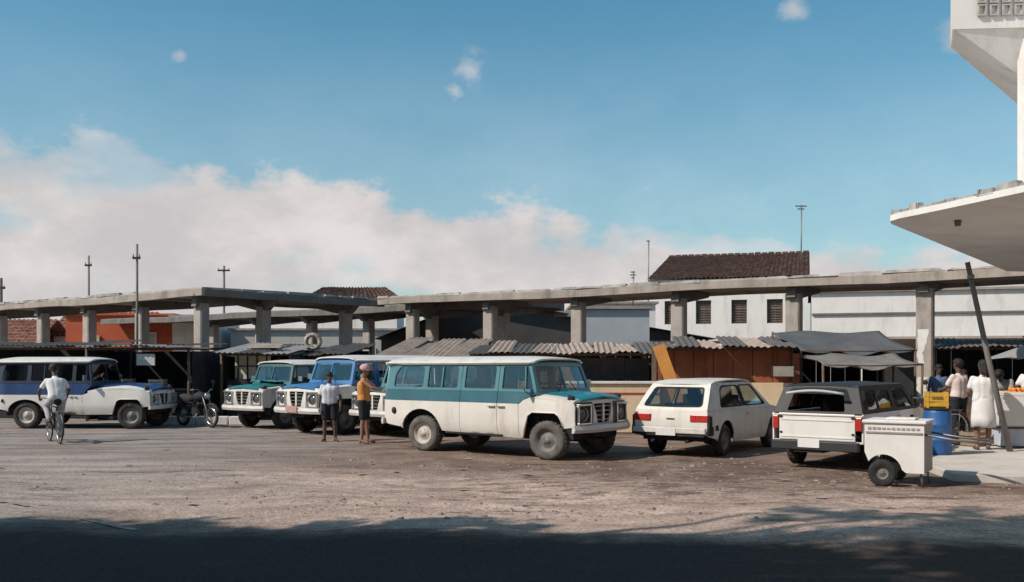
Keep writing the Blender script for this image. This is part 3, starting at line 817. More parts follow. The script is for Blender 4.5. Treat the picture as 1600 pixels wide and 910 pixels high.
# ---- utility poles and aerials
def pole(label, x, y, h, r, arms=(), lean=0.0, name='utility_pole'):
    p = empty(name, (x, y, 0), 0, label, 'pole', 'poles and aerials on the skyline')
    MB().tube([(0, 0, -.2), (lean*.5, 0, h*.5), (lean, 0, h)], [r*1.3, r*1.1, r], 8).build('shaft', POLEM, p)
    for (z, w, th) in arms:
        MB().box((lean*z/h, -.06, z), (w, .09, th)).build('crossarm', WOOD_D, p)
        ins = MB()
        for sx in (-.42, .42):
            ins.tube([(lean*z/h+w*sx, -.06, z+th/2), (lean*z/h+w*sx, -.06, z+th/2+.12)], [.025, .015], 6)
        ins.build('insulator', METAL, p)
    return p
pole('slim utility pole above the left canopy, second from the photo edge', -21.6, 49, 7.25, .05, ((6.75, .34, .09),))
pole('tall utility pole crossing in front of the left canopy columns', -13.2, 33.8, 5.95, .042, ((5.45, .26, .07),))
pole('short pole with crossarm above the corner of the left canopy', -18.0, 60, 7.85, .07, ((7.55, .75, .10),))
pole('utility pole cut by the left edge of the photo', -30.9, 58, 6.9, .12, ((6.3, .6, .14),))
def aerial(label, x, y, z0, h, bars):
    p = empty('roof_aerial', (x, y, 0), 0, label, 'aerial', 'poles and aerials on the skyline')
    MB().tube([(0, 0, z0), (.03, 0, z0+h)], .035, 6).build('mast', METAL, p)
    b = MB()
    for (z, w) in bars: b.box((0, 0, z0+z), (w, .06, .06))
    b.build('element', METAL, p)
aerial('thin television aerial at the right end of the tiled roof', 15.35, 51, 6.0, 4.15, ((4.1, .6), (3.95, .35)))
aerial('small lamp-like aerial on the canopy left of the tiled roof', 6.3, 50, 4.6, 1.95, ((1.9, .22), (1.75, .3), (1.6, .16)))
aerial('thin bare mast left of the tiled roof', 7.8, 55, 4.6, 4.2, ((4.15, .2),))

bb = empty('unseen_building', (14, -13, 0), 0, 'unseen two-storey building added behind the camera to cut sky light', 'building')  # added out of view to block sky light and deepen the foreground shade
MB().box((0, 0, 4.2), (34, 9, 8.4)).build('wall', mat('unseen_building_ochre', (.36, .30, .23), .9, var=.2, scale=1), bb)
MB().box((0, 0, 8.5), (34.5, 9.5, .22)).build('parapet', CONC, bb)
for z in (1.9, 5.6):
    for k in range(9):
        o = window(bb, (0, 0, 0), 1.4, 1.7, WINDARK, FRAMEP)
        o.location = (-14+3.5*k, 4.54, z); o.rotation_euler = (0, 0, math.pi)

# ================================================================== market stalls
def corrugated(L, W, waves=9, amp=.022):
    vs = []; fs = []; n = waves*2
    for i in range(n+1):
        x = -W/2+W*i/n; z = amp if i % 2 else -amp
        vs += [(x, 0, z), (x, L, z)]
    for i in range(n): fs.append([2*i, 2*i+2, 2*i+3, 2*i+1])
    return MB().add(vs, fs, False).mesh('corrugated_sheet')
def stall(name, label, loc, rz, w, d, hf, hb, sheet_m, n_sheets, sag=0.0, overhang=.45, back=None, sides=None, counter=None, front=None, seed=1, group='market stalls', cat='stall', hips=True):
    """posts, sloping roof of single corrugated sheets (front edge at local y=0), optional walls of boards and a counter"""
    r2 = random.Random(seed)
    root = empty(name, loc, rz, label, cat, group)
    for (x, y, h) in ((-w/2+.06, .1, hf), (w/2-.06, .1, hf), (-w/2+.06, d-.1, hb), (w/2-.06, d-.1, hb)):
        MB().tube([(x, y, -.02), (x+r2.uniform(-.03, .03), y, h-.04)], [.05, .045], 7).build('post', WOOD, root)
    for y, h in ((.1, hf), (d-.1, hb)):
        MB().box((0, y, h-.07), (w-.02, .06, .08)).build('rail', WOOD, root)
    sl = math.atan2(hb-hf, d); L_ = (d+overhang)/math.cos(sl)+.2
    sw = w/n_sheets*1.10
    me = corrugated(L_, sw, max(4, int(sw/.15)))
    mats_ = sheet_m if isinstance(sheet_m, (list, tuple)) else [sheet_m]
    variants = []
    for mm in mats_:
        q = me.copy(); q.materials.append(mm); variants.append(q)
    for i in range(n_sheets):
        x = -w/2+w*(i+.5)/n_sheets
        y0 = -overhang+r2.uniform(-.14, .08)
        z0 = hf + (y0)*math.tan(sl) + r2.uniform(-.012, .02) + (i % 2)*.030 - sag*math.sin(math.pi*(i+.5)/n_sheets)
        link_mesh('corrugated_sheet', variants[r2.randrange(len(variants))], None, root, (x, y0, z0), (sl+r2.uniform(-.02, .02), r2.uniform(-.035, .035), r2.uniform(-.05, .05)))
    def boards(nm, x0, x1, y, z0, z1, m, along='x', bw=.24):
        n = max(1, int(abs(x1-x0)/bw)); st = (x1-x0)/n
        for i in range(n):
            c = x0+st*(i+.5); hh = z1-z0-r2.uniform(0, .03); t = .025+r2.uniform(0, .008)
            if along == 'x': MB().box((c, y+r2.uniform(-.008, .008), z0+hh/2), (st-.012, t, hh)).build('board', m, root)
            else: MB().box((y+r2.uniform(-.008, .008), c, z0+hh/2), (t, st-.012, hh)).build('board', m, root)
    if back: boards('board', -w/2+.1, w/2-.1, d-.2, .02, hb-.15, back, 'x', .42)
    if sides:
        for sx in (-1, 1): boards('board', .2, d-.25, sx*(w/2-.02), .02, min(hf, hb)-.12, sides, 'y', .5)
    if counter:
        m_, z_, y_ = counter
        MB().box((0, y_+.25, z_), (w-.3, .55, .06)).build('counter_top', WOOD, root)
        boards('board', -w/2+.18, w/2-.18, y_, .02, z_-.032, m_, 'x', .5)
    if front:
        m_, za, zb, y_ = front
        boards('board', -w/2+.18, w/2-.18, y_, za, zb, m_, 'x', .6)
    return root
ANG = math.atan2(dR.y, dR.x)      # the rows follow the platform direction
def chalk(label, loc, rz, w, h, m, name='painted_panel'): pass

# left dark kiosks
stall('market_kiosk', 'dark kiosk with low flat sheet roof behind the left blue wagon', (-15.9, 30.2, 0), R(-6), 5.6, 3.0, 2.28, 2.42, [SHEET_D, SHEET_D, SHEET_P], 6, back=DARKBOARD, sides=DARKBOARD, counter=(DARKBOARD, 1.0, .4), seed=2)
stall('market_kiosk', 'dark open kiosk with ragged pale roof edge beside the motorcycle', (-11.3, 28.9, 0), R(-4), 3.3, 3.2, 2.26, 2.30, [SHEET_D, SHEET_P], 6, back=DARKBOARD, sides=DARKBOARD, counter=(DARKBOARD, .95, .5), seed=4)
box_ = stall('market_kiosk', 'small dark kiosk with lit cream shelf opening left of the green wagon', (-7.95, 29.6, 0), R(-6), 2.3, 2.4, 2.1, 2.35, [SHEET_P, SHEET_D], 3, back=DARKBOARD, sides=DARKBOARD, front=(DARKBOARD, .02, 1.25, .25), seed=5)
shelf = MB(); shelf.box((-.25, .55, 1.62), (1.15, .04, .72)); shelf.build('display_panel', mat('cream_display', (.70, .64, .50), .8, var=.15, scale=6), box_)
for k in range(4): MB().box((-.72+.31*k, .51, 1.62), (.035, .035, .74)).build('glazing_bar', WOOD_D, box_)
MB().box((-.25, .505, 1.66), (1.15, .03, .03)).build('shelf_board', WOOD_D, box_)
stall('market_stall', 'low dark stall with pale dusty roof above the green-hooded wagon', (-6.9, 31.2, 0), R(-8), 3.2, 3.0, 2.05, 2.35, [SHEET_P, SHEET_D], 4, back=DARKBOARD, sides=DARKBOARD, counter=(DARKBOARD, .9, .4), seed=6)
# middle roofs
stall('market_stall', 'stall with brown rusty sheet roof above the blue wagon roof', (-2.55, 27.4, 0), R(-8), 2.9, 3.6, 1.98, 2.50, SHEET, 4, back=DARKBOARD, sides=DARKBOARD, counter=(DARKBOARD, .9, .5), seed=7)
s5 = stall('market_stall', 'long stall with broken brown sheet roof and grey shutter behind the teal wagon', (1.35, 25.2, 0), R(-3), 5.0, 3.2, 2.05, 2.32, [SHEET, SHEET, SHEET_D], 9, back=DARKBOARD, sides=DARKBOARD, front=(GREYBOARD, 1.30, 1.92, .9), counter=(PLASTER, 1.22, .12), seed=8)
MB().box((1.5, .085, .98), (1.9, .02, .035)).build('painted_stripe', mat('red_stripe', (.45, .05, .03), .8), s5)
s6 = stall('market_kiosk', 'red-brown kiosk with cream lower wall behind the white hatchback', (5.35, 24.3, 0), R(-7), 3.5, 3.2, 2.18, 2.42, [SHEET, SHEET, SHEET_D], 6, back=DARKBOARD, sides=BRICKRED, seed=9, overhang=.40)
for k in range(7): MB().box((-1.47+.49*k, .10, 1.72), (.475, .04, .90)).build('upper_board', BRICKRED, s6)
MB().box((0, .06, .635), (3.44, .16, 1.25)).build('lower_wall', PLASTER, s6, bev=.01)
MB().box((-1.75, -.12, 1.05), (.10, .08, 2.15)).build('corner_post', WOOD, s6)
MB().box((1.78, .05, 1.0), (.16, .3, 2.0)).build('corner_wall', BRICKRED, s6)
pk = empty('leaning_plank', (3.66, 23.35, 0), R(-7), 'orange painted plank leaning against the red-brown kiosk corner', 'plank')
MB().box((0.28, 0, 1.10), (.30, .07, 2.30), rot=Matrix.Rotation(R(-19), 3, 'Y')).build('board', ORANGE, pk)
pc = empty('painted_counter', (2.55, 24.2, 0), R(-3), 'pale yellow counter with red line between the teal wagon and the hatchback', 'counter')
MB().box((0, 0, .63), (2.3, .5, 1.22)).build('front_board', PLASTER, pc, bev=.012)
MB().box((0, -.256, 1.0), (2.25, .02, .04)).build('painted_stripe', mat('red_stripe', (.45, .05, .03), .8), pc)
MB().box((0, 0, 1.27), (2.4, .6, .05)).build('counter_top', WHITEW, pc)

# grey tarpaulin awnings on the right
def awning(label, loc, rz, w, d, hf, hb, sag, seed, posts=True, m=None):
    r2 = random.Random(seed)
    root = empty('tarpaulin_awning', loc, rz, label, 'awning', 'tarpaulin awnings')
    nx, ny = 22, 14; vs = []; fs = []
    for j in range(ny+1):
        for i in range(nx+1):
            u, v = i/nx, j/ny
            z = hf+(hb-hf)*v - sag*math.sin(math.pi*u)*math.sin(math.pi*v)*1.2 - .10*abs(math.sin(u*math.pi*3.0))*(1-v)**2 + .03*math.sin(9*u+5*v)
            vs.append((-w/2+w*u + .05*math.sin(7*v), d*v - (.10*math.sin(u*math.pi*4) if j == 0 else 0), z))
    for j in range(ny):
        for i in range(nx): fs.append([j*(nx+1)+i, j*(nx+1)+i+1, (j+1)*(nx+1)+i+1, (j+1)*(nx+1)+i])
    o = MB().add(vs, fs, True).build('tarpaulin', m or TARP, root)
    md = o.modifiers.new('thick', 'SOLIDIFY'); md.thickness = .012
    for (x, y, h) in ((-w/2+.04, .03, hf), (w/2-.04, .03, hf), (-w/2+.04, d-.03, hb), (w/2-.04, d-.03, hb)):
        MB().tube([(x, y, 0), (x+r2.uniform(-.04, .04), y, h)], .03, 7).build('post', WOOD, root)
    MB().tube([(-w/2, .02, hf), (0, .02, hf-.03), (w/2, .02, hf)], .018, 6).build('rope', WOOD, root)
    return root
awning('upper grey tarpaulin awning stretched beside the right canopy column', (8.75, 24.2, 0), R(3), 3.0, 2.3, 2.08, 2.62, .12, 3)
awning('lower tattered tarpaulin awning under the upper grey one', (8.5, 22.6, 0), R(2), 2.4, 1.6, 1.72, 1.98, .10, 8, m=mat('pale_tarpaulin', (.22, .20, .185), .7, var=.35, scale=3, dirt=(.14, .13, .12), dirt_amt=.7))
stall('market_stall', 'dark cluttered stall deep under the grey tarpaulins', (8.6, 26.8, 0), R(-4), 3.6, 2.4, 2.2, 2.5, SHEET_D, 4, back=DARKBOARD, sides=DARKBOARD, counter=(DARKBOARD, 1.0, .4), seed=12)
stall('market_stall', 'stall with dark boards in the shade behind the far white-clothed people', (14.6, 27.8, 0), R(-20), 5.0, 2.6, 2.25, 2.5, SHEET_D, 5, back=DARKBOARD, sides=DARKBOARD, counter=(WOOD, .95, .4), seed=13)
# hanging white cloth and sacks
def sack(name, label, loc, sx, sy, sz, m, seed, cat):
    r2 = random.Random(seed); vs = []; fs = []; n, k = 14, 9
    for j in range(k+1):
        v = j/k; prof = math.sin(math.pi*min(.96, .10+.82*v))**.55 * (1-.25*v)
        for i in range(n):
            a = 2*math.pi*i/n; q = prof*(1+.08*math.sin(3*a+seed)+r2.uniform(-.03, .03))
            vs.append((sx*q*math.cos(a), sy*q*math.sin(a), sz*v))
    for j in range(k):
        for i in range(n): fs.append([j*n+i, j*n+(i+1) % n, (j+1)*n+(i+1) % n, (j+1)*n+i])
    fs.append(list(range(n))[::-1]); fs.append([k*n+i for i in range(n)])
    r = empty(name, loc, 0, label, cat)
    MB().add(vs, fs, True).build('sack_body', m, r)
    MB().lathe([(.02, 0), (sx*.28, .02), (sx*.16, .06), (sx*.3, .13), (.02, .14)], (0, 0, sz-.03), n=10).build('tied_neck', m, r)
    return r
SACKW = mat('white_sack', (.68, .65, .61), .9, var=.15, scale=6, bump=.3, bscale=14)
SACKY = mat('yellow_sack', (.72, .43, .05), .85, var=.2, scale=6, bump=.3, bscale=14)

# ================================================================== vehicles
def wheel(parent, x, y, r, w, rim_m, tyre_m=TYRE, rim_r=None, side=1):
    """tyre with shoulder and tread, dished rim, hub cap; axis along Y; side = +1 outer face towards +Y"""
    rr = rim_r or r*.58
    t = MB(); hw = w/2
    prof = [(rr, -hw*.8), (rr*1.06, -hw), (r*.86, -hw*1.04), (r*.965, -hw*.86), (r, -hw*.55), (r, hw*.55), (r*.965, hw*.86), (r*.86, hw*1.04), (rr*1.06, hw), (rr, hw*.8)]
    t.lathe(prof, (x, y, r), 'Y', 28)
    for k in range(28):
        a = 2*math.pi*k/28
        for s_ in (-1, 1):
            t.box((x+(r+.002)*math.cos(a), y+s_*hw*.34, r+(r+.002)*math.sin(a)), (.016, hw*.5, r*.11), rot=Matrix.Rotation(-a, 3, 'Y'))
    wh = t.build('wheel', tyre_m, parent)
    f = side*hw
    rm = MB().lathe([(rr*1.02, f*.90), (rr*.96, f*.82), (rr*.90, f*.45), (rr*.62, f*.40), (rr*.48, f*.62), (rr*.30, f*.66), (rr*.28, f*.80), (.001, f*.84)], (x, y, r), 'Y', 24)
    rm.lathe([(rr*.98, -f*.6), (.001, -f*.3)], (x, y, r), 'Y', 20)
    for k in range(5):
        a = 2*math.pi*k/5
        rm.tube([(x+rr*.40*math.cos(a), y+f*.6, r+rr*.40*math.sin(a)), (x+rr*.40*math.cos(a), y+f*.72, r+rr*.40*math.sin(a))], .012, 6)
    rm.build('rim', rim_m, wh)
    return wh
def seat(parent, x, y, w, z0=.62, back=.55, m=None):
    s_ = MB(); s_.box((x, y, z0), (.5, w, .16), ch=.06); s_.box((x-.26, y, z0+.08+back/2), (.14, w, back), rot=Matrix.Rotation(R(-10), 3, 'Y'), ch=.04)
    return s_.build('seat', m or SEATM, parent, bev=.03)

def wagon(name, label, loc, rz, paint, lower, roof_m, front_m=None, hood_m=None, scale=1.0, group='parked old wagons', tyre_front=TYRE, tyre_rear=TYRE_G, rim_rear=None, rim_front=None, frame_m=None, plate=False, pane=None, seats=SEATM, cat='wagon', nose=.10, jeep=False, tail=0.0, shaded_nose=False):
    """four-door utility wagon, x forward"""
    root = empty(name, loc, rz, label, cat, group); root.scale = scale if isinstance(scale, tuple) else (scale,)*3
    front_m = front_m or lower; hood_m = hood_m or paint; frame_m = frame_m or paint; pane = pane or PANE
    XA = 1.32; XR = -1.32
    def W(x, z):
        w = .855
        if z < .62: w -= .05*((.62-z)/.22)**2
        if z > .98: w = .855-.125*((z-.98)/.75)
        if x < -1.95: w -= .07*((-1.95-x)/.42)**2
        if x > 1.70: w -= .05*((x-1.70)/.30)**2
        return w
    belt = .985; top = 1.735
    for s in (-1, 1):
        fn = lambda u, v, s=s: (u, s*W(u, v), v)
        off = (0, -s*.03, 0)
        # rear quarter, lower
        ol = [(-2.36, .52), (-2.37, belt), (-.44, belt), (-.44, .40), (-.80, .42)] + arc(XR, .36, .47, 8, 172, 14) + [(-1.80, .46)]
        q = panel('quarter_panel', ol, [], fn, lower, root, off)
        # rear quarter, upper with two window openings
        wa = rounded([(-2.05, 1.25), (-1.30, 1.25), (-1.30, 1.655), (-1.90, 1.655), (-2.03, 1.50)], .07)
        wb = rounded([(-1.20, 1.25), (-.52, 1.25), (-.52, 1.655), (-1.20, 1.655)], .04)
        panel('belt_band', [(-2.37, belt+.004), (-2.365, 1.196), (-.44, 1.196), (-.44, belt+.004)], [], fn, paint, root, off)
        uq = panel('window_band', [(-2.365, 1.2), (-2.33, top), (-.44, top), (-.44, 1.2)], [wa, wb], fn, frame_m, root, off)
        for wv in (wa, wb):
            panel('pane', wv, [], lambda u, v, s=s: (u, s*(W(u, v)-.016), v), pane, uq, (0, -s*.006, 0), grid=.3)
        MB().box((-.87, s*(W(-.87, 1.45)-.004), 1.452), (.028, .012, .40), rot=Matrix.Rotation(s*R(9.5), 3, 'X')).build('slider_bar', frame_m, uq)
        # rear door
        dr = panel('door', [(-.43, .40), (-.43, belt), (.36, belt), (.36, .37)], [], fn, lower, root, off)
        wc = rounded([(-.36, 1.25), (.29, 1.25), (.29, 1.655), (-.36, 1.655)], .035)
        panel('belt_band', [(-.43, belt+.004), (-.43, 1.196), (.36, 1.196), (.36, belt+.004)], [], fn, paint, dr, off)
        du = panel('door_frame', [(-.43, 1.2), (-.43, top), (.36, top), (.36, 1.2)], [wc], fn, frame_m, dr, off)
        panel('pane', wc, [], lambda u, v, s=s: (u, s*(W(u, v)-.016), v), pane, dr, (0, -s*.006, 0), grid=.3)
        MB().box((.26, s*(W(.2, .93)+.018), .93), (.14, .028, .03)).build('handle', CHROME, dr, bev=.006)
        # front door
        df = panel('door', [(.37, .37), (.37, belt), (.80, belt), (.80, .36)], [], fn, lower, root, off)
        wd = rounded([(.44, 1.25), (1.075, 1.25), (.945, 1.655), (.44, 1.655)], .035)
        panel('belt_band', [(.37, belt+.004), (.37, 1.196), (1.145, 1.196), (1.153, 1.17), (1.09, 1.135), (.95, 1.09), (.82, 1.0), (.80, belt+.004)], [], fn, paint, df, off)
        panel('door_frame', [(.37, 1.2), (.37, top), (.985, top), (1.145, 1.2)], [wd], fn, frame_m, df, off)
        panel('pane', wd, [], lambda u, v, s=s: (u, s*(W(u, v)-.016), v), pane, df, (0, -s*.006, 0), grid=.3)
        MB().box((.90, s*(W(.9, 1.45)-.006), 1.452), (.022, .016, .40), rot=Matrix.Rotation(s*R(9.5), 3, 'X') @ Matrix.Rotation(R(-5), 3, 'Y')).build('vent_bar', frame_m, df)
        MB().box((.46, s*(W(.46, .93)+.018), .93), (.14, .028, .03)).build('handle', CHROME, df, bev=.006)
        mi = MB(); mi.tube([(.92, s*.83, 1.22), (.98, s*.98, 1.30)], .012, 6); mi.box((.98, s*1.0, 1.33), (.05, .17, .13), ch=.02); mi.build('mirror', CHROME, root, bev=.01)
        # front fender: high shoulder, angular wheel cut-out
        fo = [(.81, .36), (.81, .975), (.90, 1.055), (1.02, 1.105), (1.20, 1.125), (1.55, 1.105), (1.86, 1.075), (1.97, 1.03), (2.0, .96), (2.0, .60), (1.80, .575), (1.74, .70), (1.66, .795), (1.55, .845), (1.08, .845), (.99, .78), (.86, .37)]
        fe = panel('fender', fo, [], fn, front_m if s else front_m, root, off)
        panel('fender_top', [(.90, 0), (.90, 1), (1.97, 1), (1.97, 0)], [],
              lambda u, v, s=s: (u, s*(W(u, 1.0)*(1-v)+.60*v - .012*(1-v)), (1.055+(.05*min(1, (u-.90)/.12)) if u < 1.02 else 1.105+.02*math.sin(min(1, (u-1.02)/.5)*3.14) if u < 1.2 else 1.118-.08*((u-1.2)/.77)) + .045*math.sin(v*1.57)), front_m, fe, (0, 0, -.025), grid=.12)
        lip = MB(); pts = [(1.80, .575), (1.74, .70), (1.66, .795), (1.55, .845), (1.08, .845), (.99, .78), (.86, .37)]
        lip.tube([(u, s*(W(u, v)+.004), v) for u, v in pts], .014, 6); lip.build('arch_lip', front_m, fe)
        # inner wheel wells
        MB().box((XA, s*.42, .62), (.86, .50, .5)).build('wheel_well', UNDER, root)
        MB().box((XR, s*.50, .62), (.92, .38, .42)).build('wheel_well', UNDER, root)
        # running gear
        wheel(root, XA, s*.71, .345, .20, rim_front or RIMD, tyre_front, side=s)
        wheel(root, XR, s*.71, .345, .20, rim_rear or RIMW, tyre_rear, side=s)
        # round black fuel cap / side lamp near the tail
        cap = MB().lathe([(.001, .03), (.05, .03), (.065, .015), (.07, -.02)], (0, 0, 0), 'Y', 16)
        for i, v in enumerate(cap.v): cap.v[i] = Vector((-1.98+v.x, s*(W(-1.98, .78)+v.y), .78+v.z))
        cap.build('fuel_cap', BLACK, root)
        # step
        MB().box((-.15, s*.80, .40), (1.2, .12, .03)).build('step', UNDER, root)
        # tail lamp and front signal lamp
        MB().box((-2.395, s*.70, .86), (.05, .12, .14)).build('tail_lamp', REDL, root, bev=.015)
        MB().tube([(1.84, s*.72, 1.075), (1.84, s*.72, 1.115), (1.93, s*.72, 1.105)], [.045, .055, .035], 10).build('signal_lamp', BLACK, root)
    # roof with overhanging visor
    def rf(u, v):
        e_ = 1-abs(v)**2.6
        lon = 1-.55*max(0, (u-.35)/.72)**2.2 - .5*max(0, (-1.75-u)/.60)**2.2
        return (u, v*(.775-.03*max(0, (-1.9-u)/.4)), 1.725+.045*(1-abs(v)**8)+.085*e_*lon)
    o = [(-2.36, -1), (-2.36, 1), (.95, 1), (1.03, .9), (1.07, .5), (1.08, 0), (1.07, -.5), (1.03, -.9), (.95, -1)]
    rfo = panel('roof', o, [], rf, roof_m, root, (0, 0, -.03), grid=.17)
    for s in (-1, 1): MB().tube([(-2.34, s*.77, 1.722), (1.0, s*.777, 1.722)], .016, 6).build('rain_gutter', roof_m, rfo)
    # windscreen frame with two panes
    def ws(u, v): return (1.165-.185*v+.05*(1-(u/.82)**2), u*(1-.09*v), 1.15+.585*v)
    ow = [(-.815, -.02), (.815, -.02), (.815, 1.0), (-.815, 1.0)]
    h1 = rounded([(.02, .17), (.735, .17), (.735, .87), (.02, .87)], .06); h2_ = rounded([(-.02, .17), (-.735, .17), (-.735, .87), (-.02, .87)], .06)
    wf = panel('windscreen_frame', ow, [h1, h2_], ws, frame_m, root, (-.03, 0, -.008), grid=.14)
    for h in (h1, h2_):
        panel('pane', h, [], lambda u, v: tuple(Vector(ws(u, v))+Vector((-.014, 0, 0))), pane, wf, (-.006, 0, 0), grid=.2)
    for s in (-1, 1): MB().tube([(1.215, s*.30, 1.17), (1.17, s*.12, 1.38)], .008, 5).build('wiper', BLACK, wf)
    # hood with centre rib, cowl
    def hd(u, v):
        return (u + .03*(1-v*v)*max(0, (u-1.8)/.2), v*(.66-.04*max(0, (u-1.15)/.85)), 1.175-.055*((u-1.13)/.87)+.045*(1-v*v)+.014*math.exp(-(v/.12)**2)-.05*max(0, (u-1.88)/.12)**2)
    panel('hood', [(1.13, -1), (1.13, 1), (2.0, 1), (2.0, -1)], [], hd, hood_m, root, (0, 0, -.03), grid=.11)
    # front face with grille opening
    def ff(u, v): return (1.985+.055*(1-(u/.86)**2)-.03*((v-.80)/.25)**2, u, v)
    og = rounded([(-.80, .58), (.80, .58), (.815, .95), (.72, 1.07), (-.72, 1.07), (-.815, .95)], .05)
    gh = rounded([(-.17, .65), (.17, .65), (.28, 1.0), (-.28, 1.0)], .04)
    lamps = [[(s*.575+.135*math.cos(t*math.pi/10), .82+.125*math.sin(t*math.pi/10)) for t in range(20)] for s in (-1, 1)]
    gf = panel('front_panel', og, [gh]+lamps, ff, front_m, root, (-.03, 0, 0), grid=.13)
    MB().box((1.90, 0, .83), (.03, .72, .40)).build('grille_back', BLACK, gf)
    if shaded_nose:  # dark panels added round the lamps, painting the shade on the nose
        for s in (-1, 1):
            sl = rounded([(s*.32, .63), (s*.785, .63), (s*.79, .98), (s*.74, 1.03), (s*.32, 1.03)], .03)
            hole = [(s*.575+.137*math.cos(t*math.pi/10), .82+.127*math.sin(t*math.pi/10)) for t in range(20)]
            panel('lamp_shading_panel', sl, [hole], lambda u, v: tuple(Vector(ff(u, v))+Vector((.012, 0, 0))), mat('lamp_shading_dark', (.035, .033, .032), .45, var=.4, scale=8, dirt=(.2, .17, .15), dirt_amt=.5), gf, (-.008, 0, 0), grid=.13)
    for k in range(4):
        z = .71+.08*k
        MB().box((2.022, 0, z), (.02, .36+.32*(z-.66), .018)).build('grille_bar', METAL, gf)
    MB().box((2.03, 0, .83), (.02, .05, .32)).build('grille_centre', front_m, gf)
    for s in (-1, 1):
        fr = MB(); yy = s*.575
        for (dy, dz, sy, sz) in ((0, .165, .37, .035), (0, -.165, .37, .035), (.165, 0, .035, .30), (-.165, 0, .035, .30)):
            fr.box((2.03-.02*(1 if abs(yy+dy) > .6 else 0), yy+dy, .82+dz), (.07, sy, sz))
        fr.build('headlamp_bezel', CHROME, gf, bev=.008)
        l = MB().lathe([(.001, .055), (.06, .047), (.115, .012), (.128, -.02)], (0, 0, 0), 'X', 18)
        for i, v in enumerate(l.v): l.v[i] = Vector((1.975+v.x, yy+v.y, .82+v.z))
        l.build('headlamp', LENS, gf)
    # bumpers
    for x, nm in ((2.12, 1), (-2.47, -1)):
        b = MB(); n = 9; vs = []
        pts = [(x - nm*.12*(abs(t)**3), t*.86) for t in [i/4-1 for i in range(n)]]
        for (a, c) in pts:
            vs += [(a+nm*.02, c, .50), (a+nm*.045, c, .56), (a+nm*.02, c, .63), (a-nm*.02, c, .63), (a-nm*.02, c, .50)]
        fs = []
        for i in range(n-1):
            for k in range(5): fs.append([i*5+k, (i+1)*5+k, (i+1)*5+(k+1) % 5, i*5+(k+1) % 5])
        fs += [list(range(5)), [(n-1)*5+k for k in range(5)][::-1]]
        b.add(vs, fs).build('bumper', mat('white_bumper_paint', (.66, .62, .58), .5, var=.2, scale=5, dirt=(.25, .2, .17), dirt_amt=.5), root)
    if plate:
        MB().box((2.175, .0, .60), (.015, .42, .15)).build('number_plate', mat('red_number_plate', (.52, .30, .28), .6, var=.2), root)
    # tail: panel with window
    def tf(u, v): return (-2.375+.05*max(0, (v-1.0)/.74), u*(1-.13*max(0, (v-1.0)/.74)), v)
    tw = rounded([(-.62, 1.22), (.62, 1.22), (.62, 1.64), (-.62, 1.64)], .05)
    tl = panel('tailgate', [(-.78, .52), (.78, .52), (.78, 1.73), (-.78, 1.73)], [tw], tf, lower, root, (.03, 0, 0), grid=.2)
    panel('pane', tw, [], lambda u, v: tuple(Vector(tf(u, v))+Vector((.014, 0, 0))), pane, tl, (.006, 0, 0), grid=.3)
    # floor, firewall, underbody, chassis
    u = MB(); u.box((-.35, 0, .50), (3.9, 1.5, .10)); u.box((1.10, 0, .80), (.06, 1.45, .62)); u.box((1.5, 0, .55), (1.0, .5, .3))
    u.box((-.2, .38, .38), (4.0, .08, .12)); u.box((-.2, -.38, .38), (4.0, .08, .12))
    u.tube([(XA, -.6, .345), (XA, .6, .345)], .05, 8); u.tube([(XR, -.6, .345), (XR, .6, .345)], .06, 8); u.box((XR, 0, .35), (.25, .25, .25), ch=.08)
    u.build('underbody', UNDER, root)
    d = MB(); d.box((1.02, 0, 1.10), (.18, 1.42, .16), ch=.03); d.build('dashboard', INTER, root, bev=.03)
    st = MB(); cen = Vector((.80, .36, 1.16)); ax = Vector((-.5, 0, .85)).normalized(); a = ax.orthogonal().normalized(); b_ = ax.cross(a)
    st.tube([cen + (a*math.cos(t*math.pi/8)+b_*math.sin(t*math.pi/8))*.19 for t in range(17)], .013, 6, cap=False); st.tube([cen, cen-ax*.3], .02, 6)
    for t in range(3): st.tube([cen, cen+(a*math.cos(t*2.09)+b_*math.sin(t*2.09))*.19], .010, 5)
    st.build('steering_wheel', BLACK, root)
    seat(root, .45, 0, 1.35, .72, .52, seats); seat(root, -.50, 0, 1.35, .72, .52, seats); seat(root, -1.45, 0, 1.1, .74, .46, seats)
    # individual proportions: length of the nose; the jeep-like one has a shorter cab and tail and a longer hood
    def lerp(x, ks):
        for (a0, b0), (a1, b1) in zip(ks, ks[1:]):
            if x <= a1: return b0+(b1-b0)*(x-a0)/(a1-a0)
        return x+ks[-1][1]-ks[-1][0]
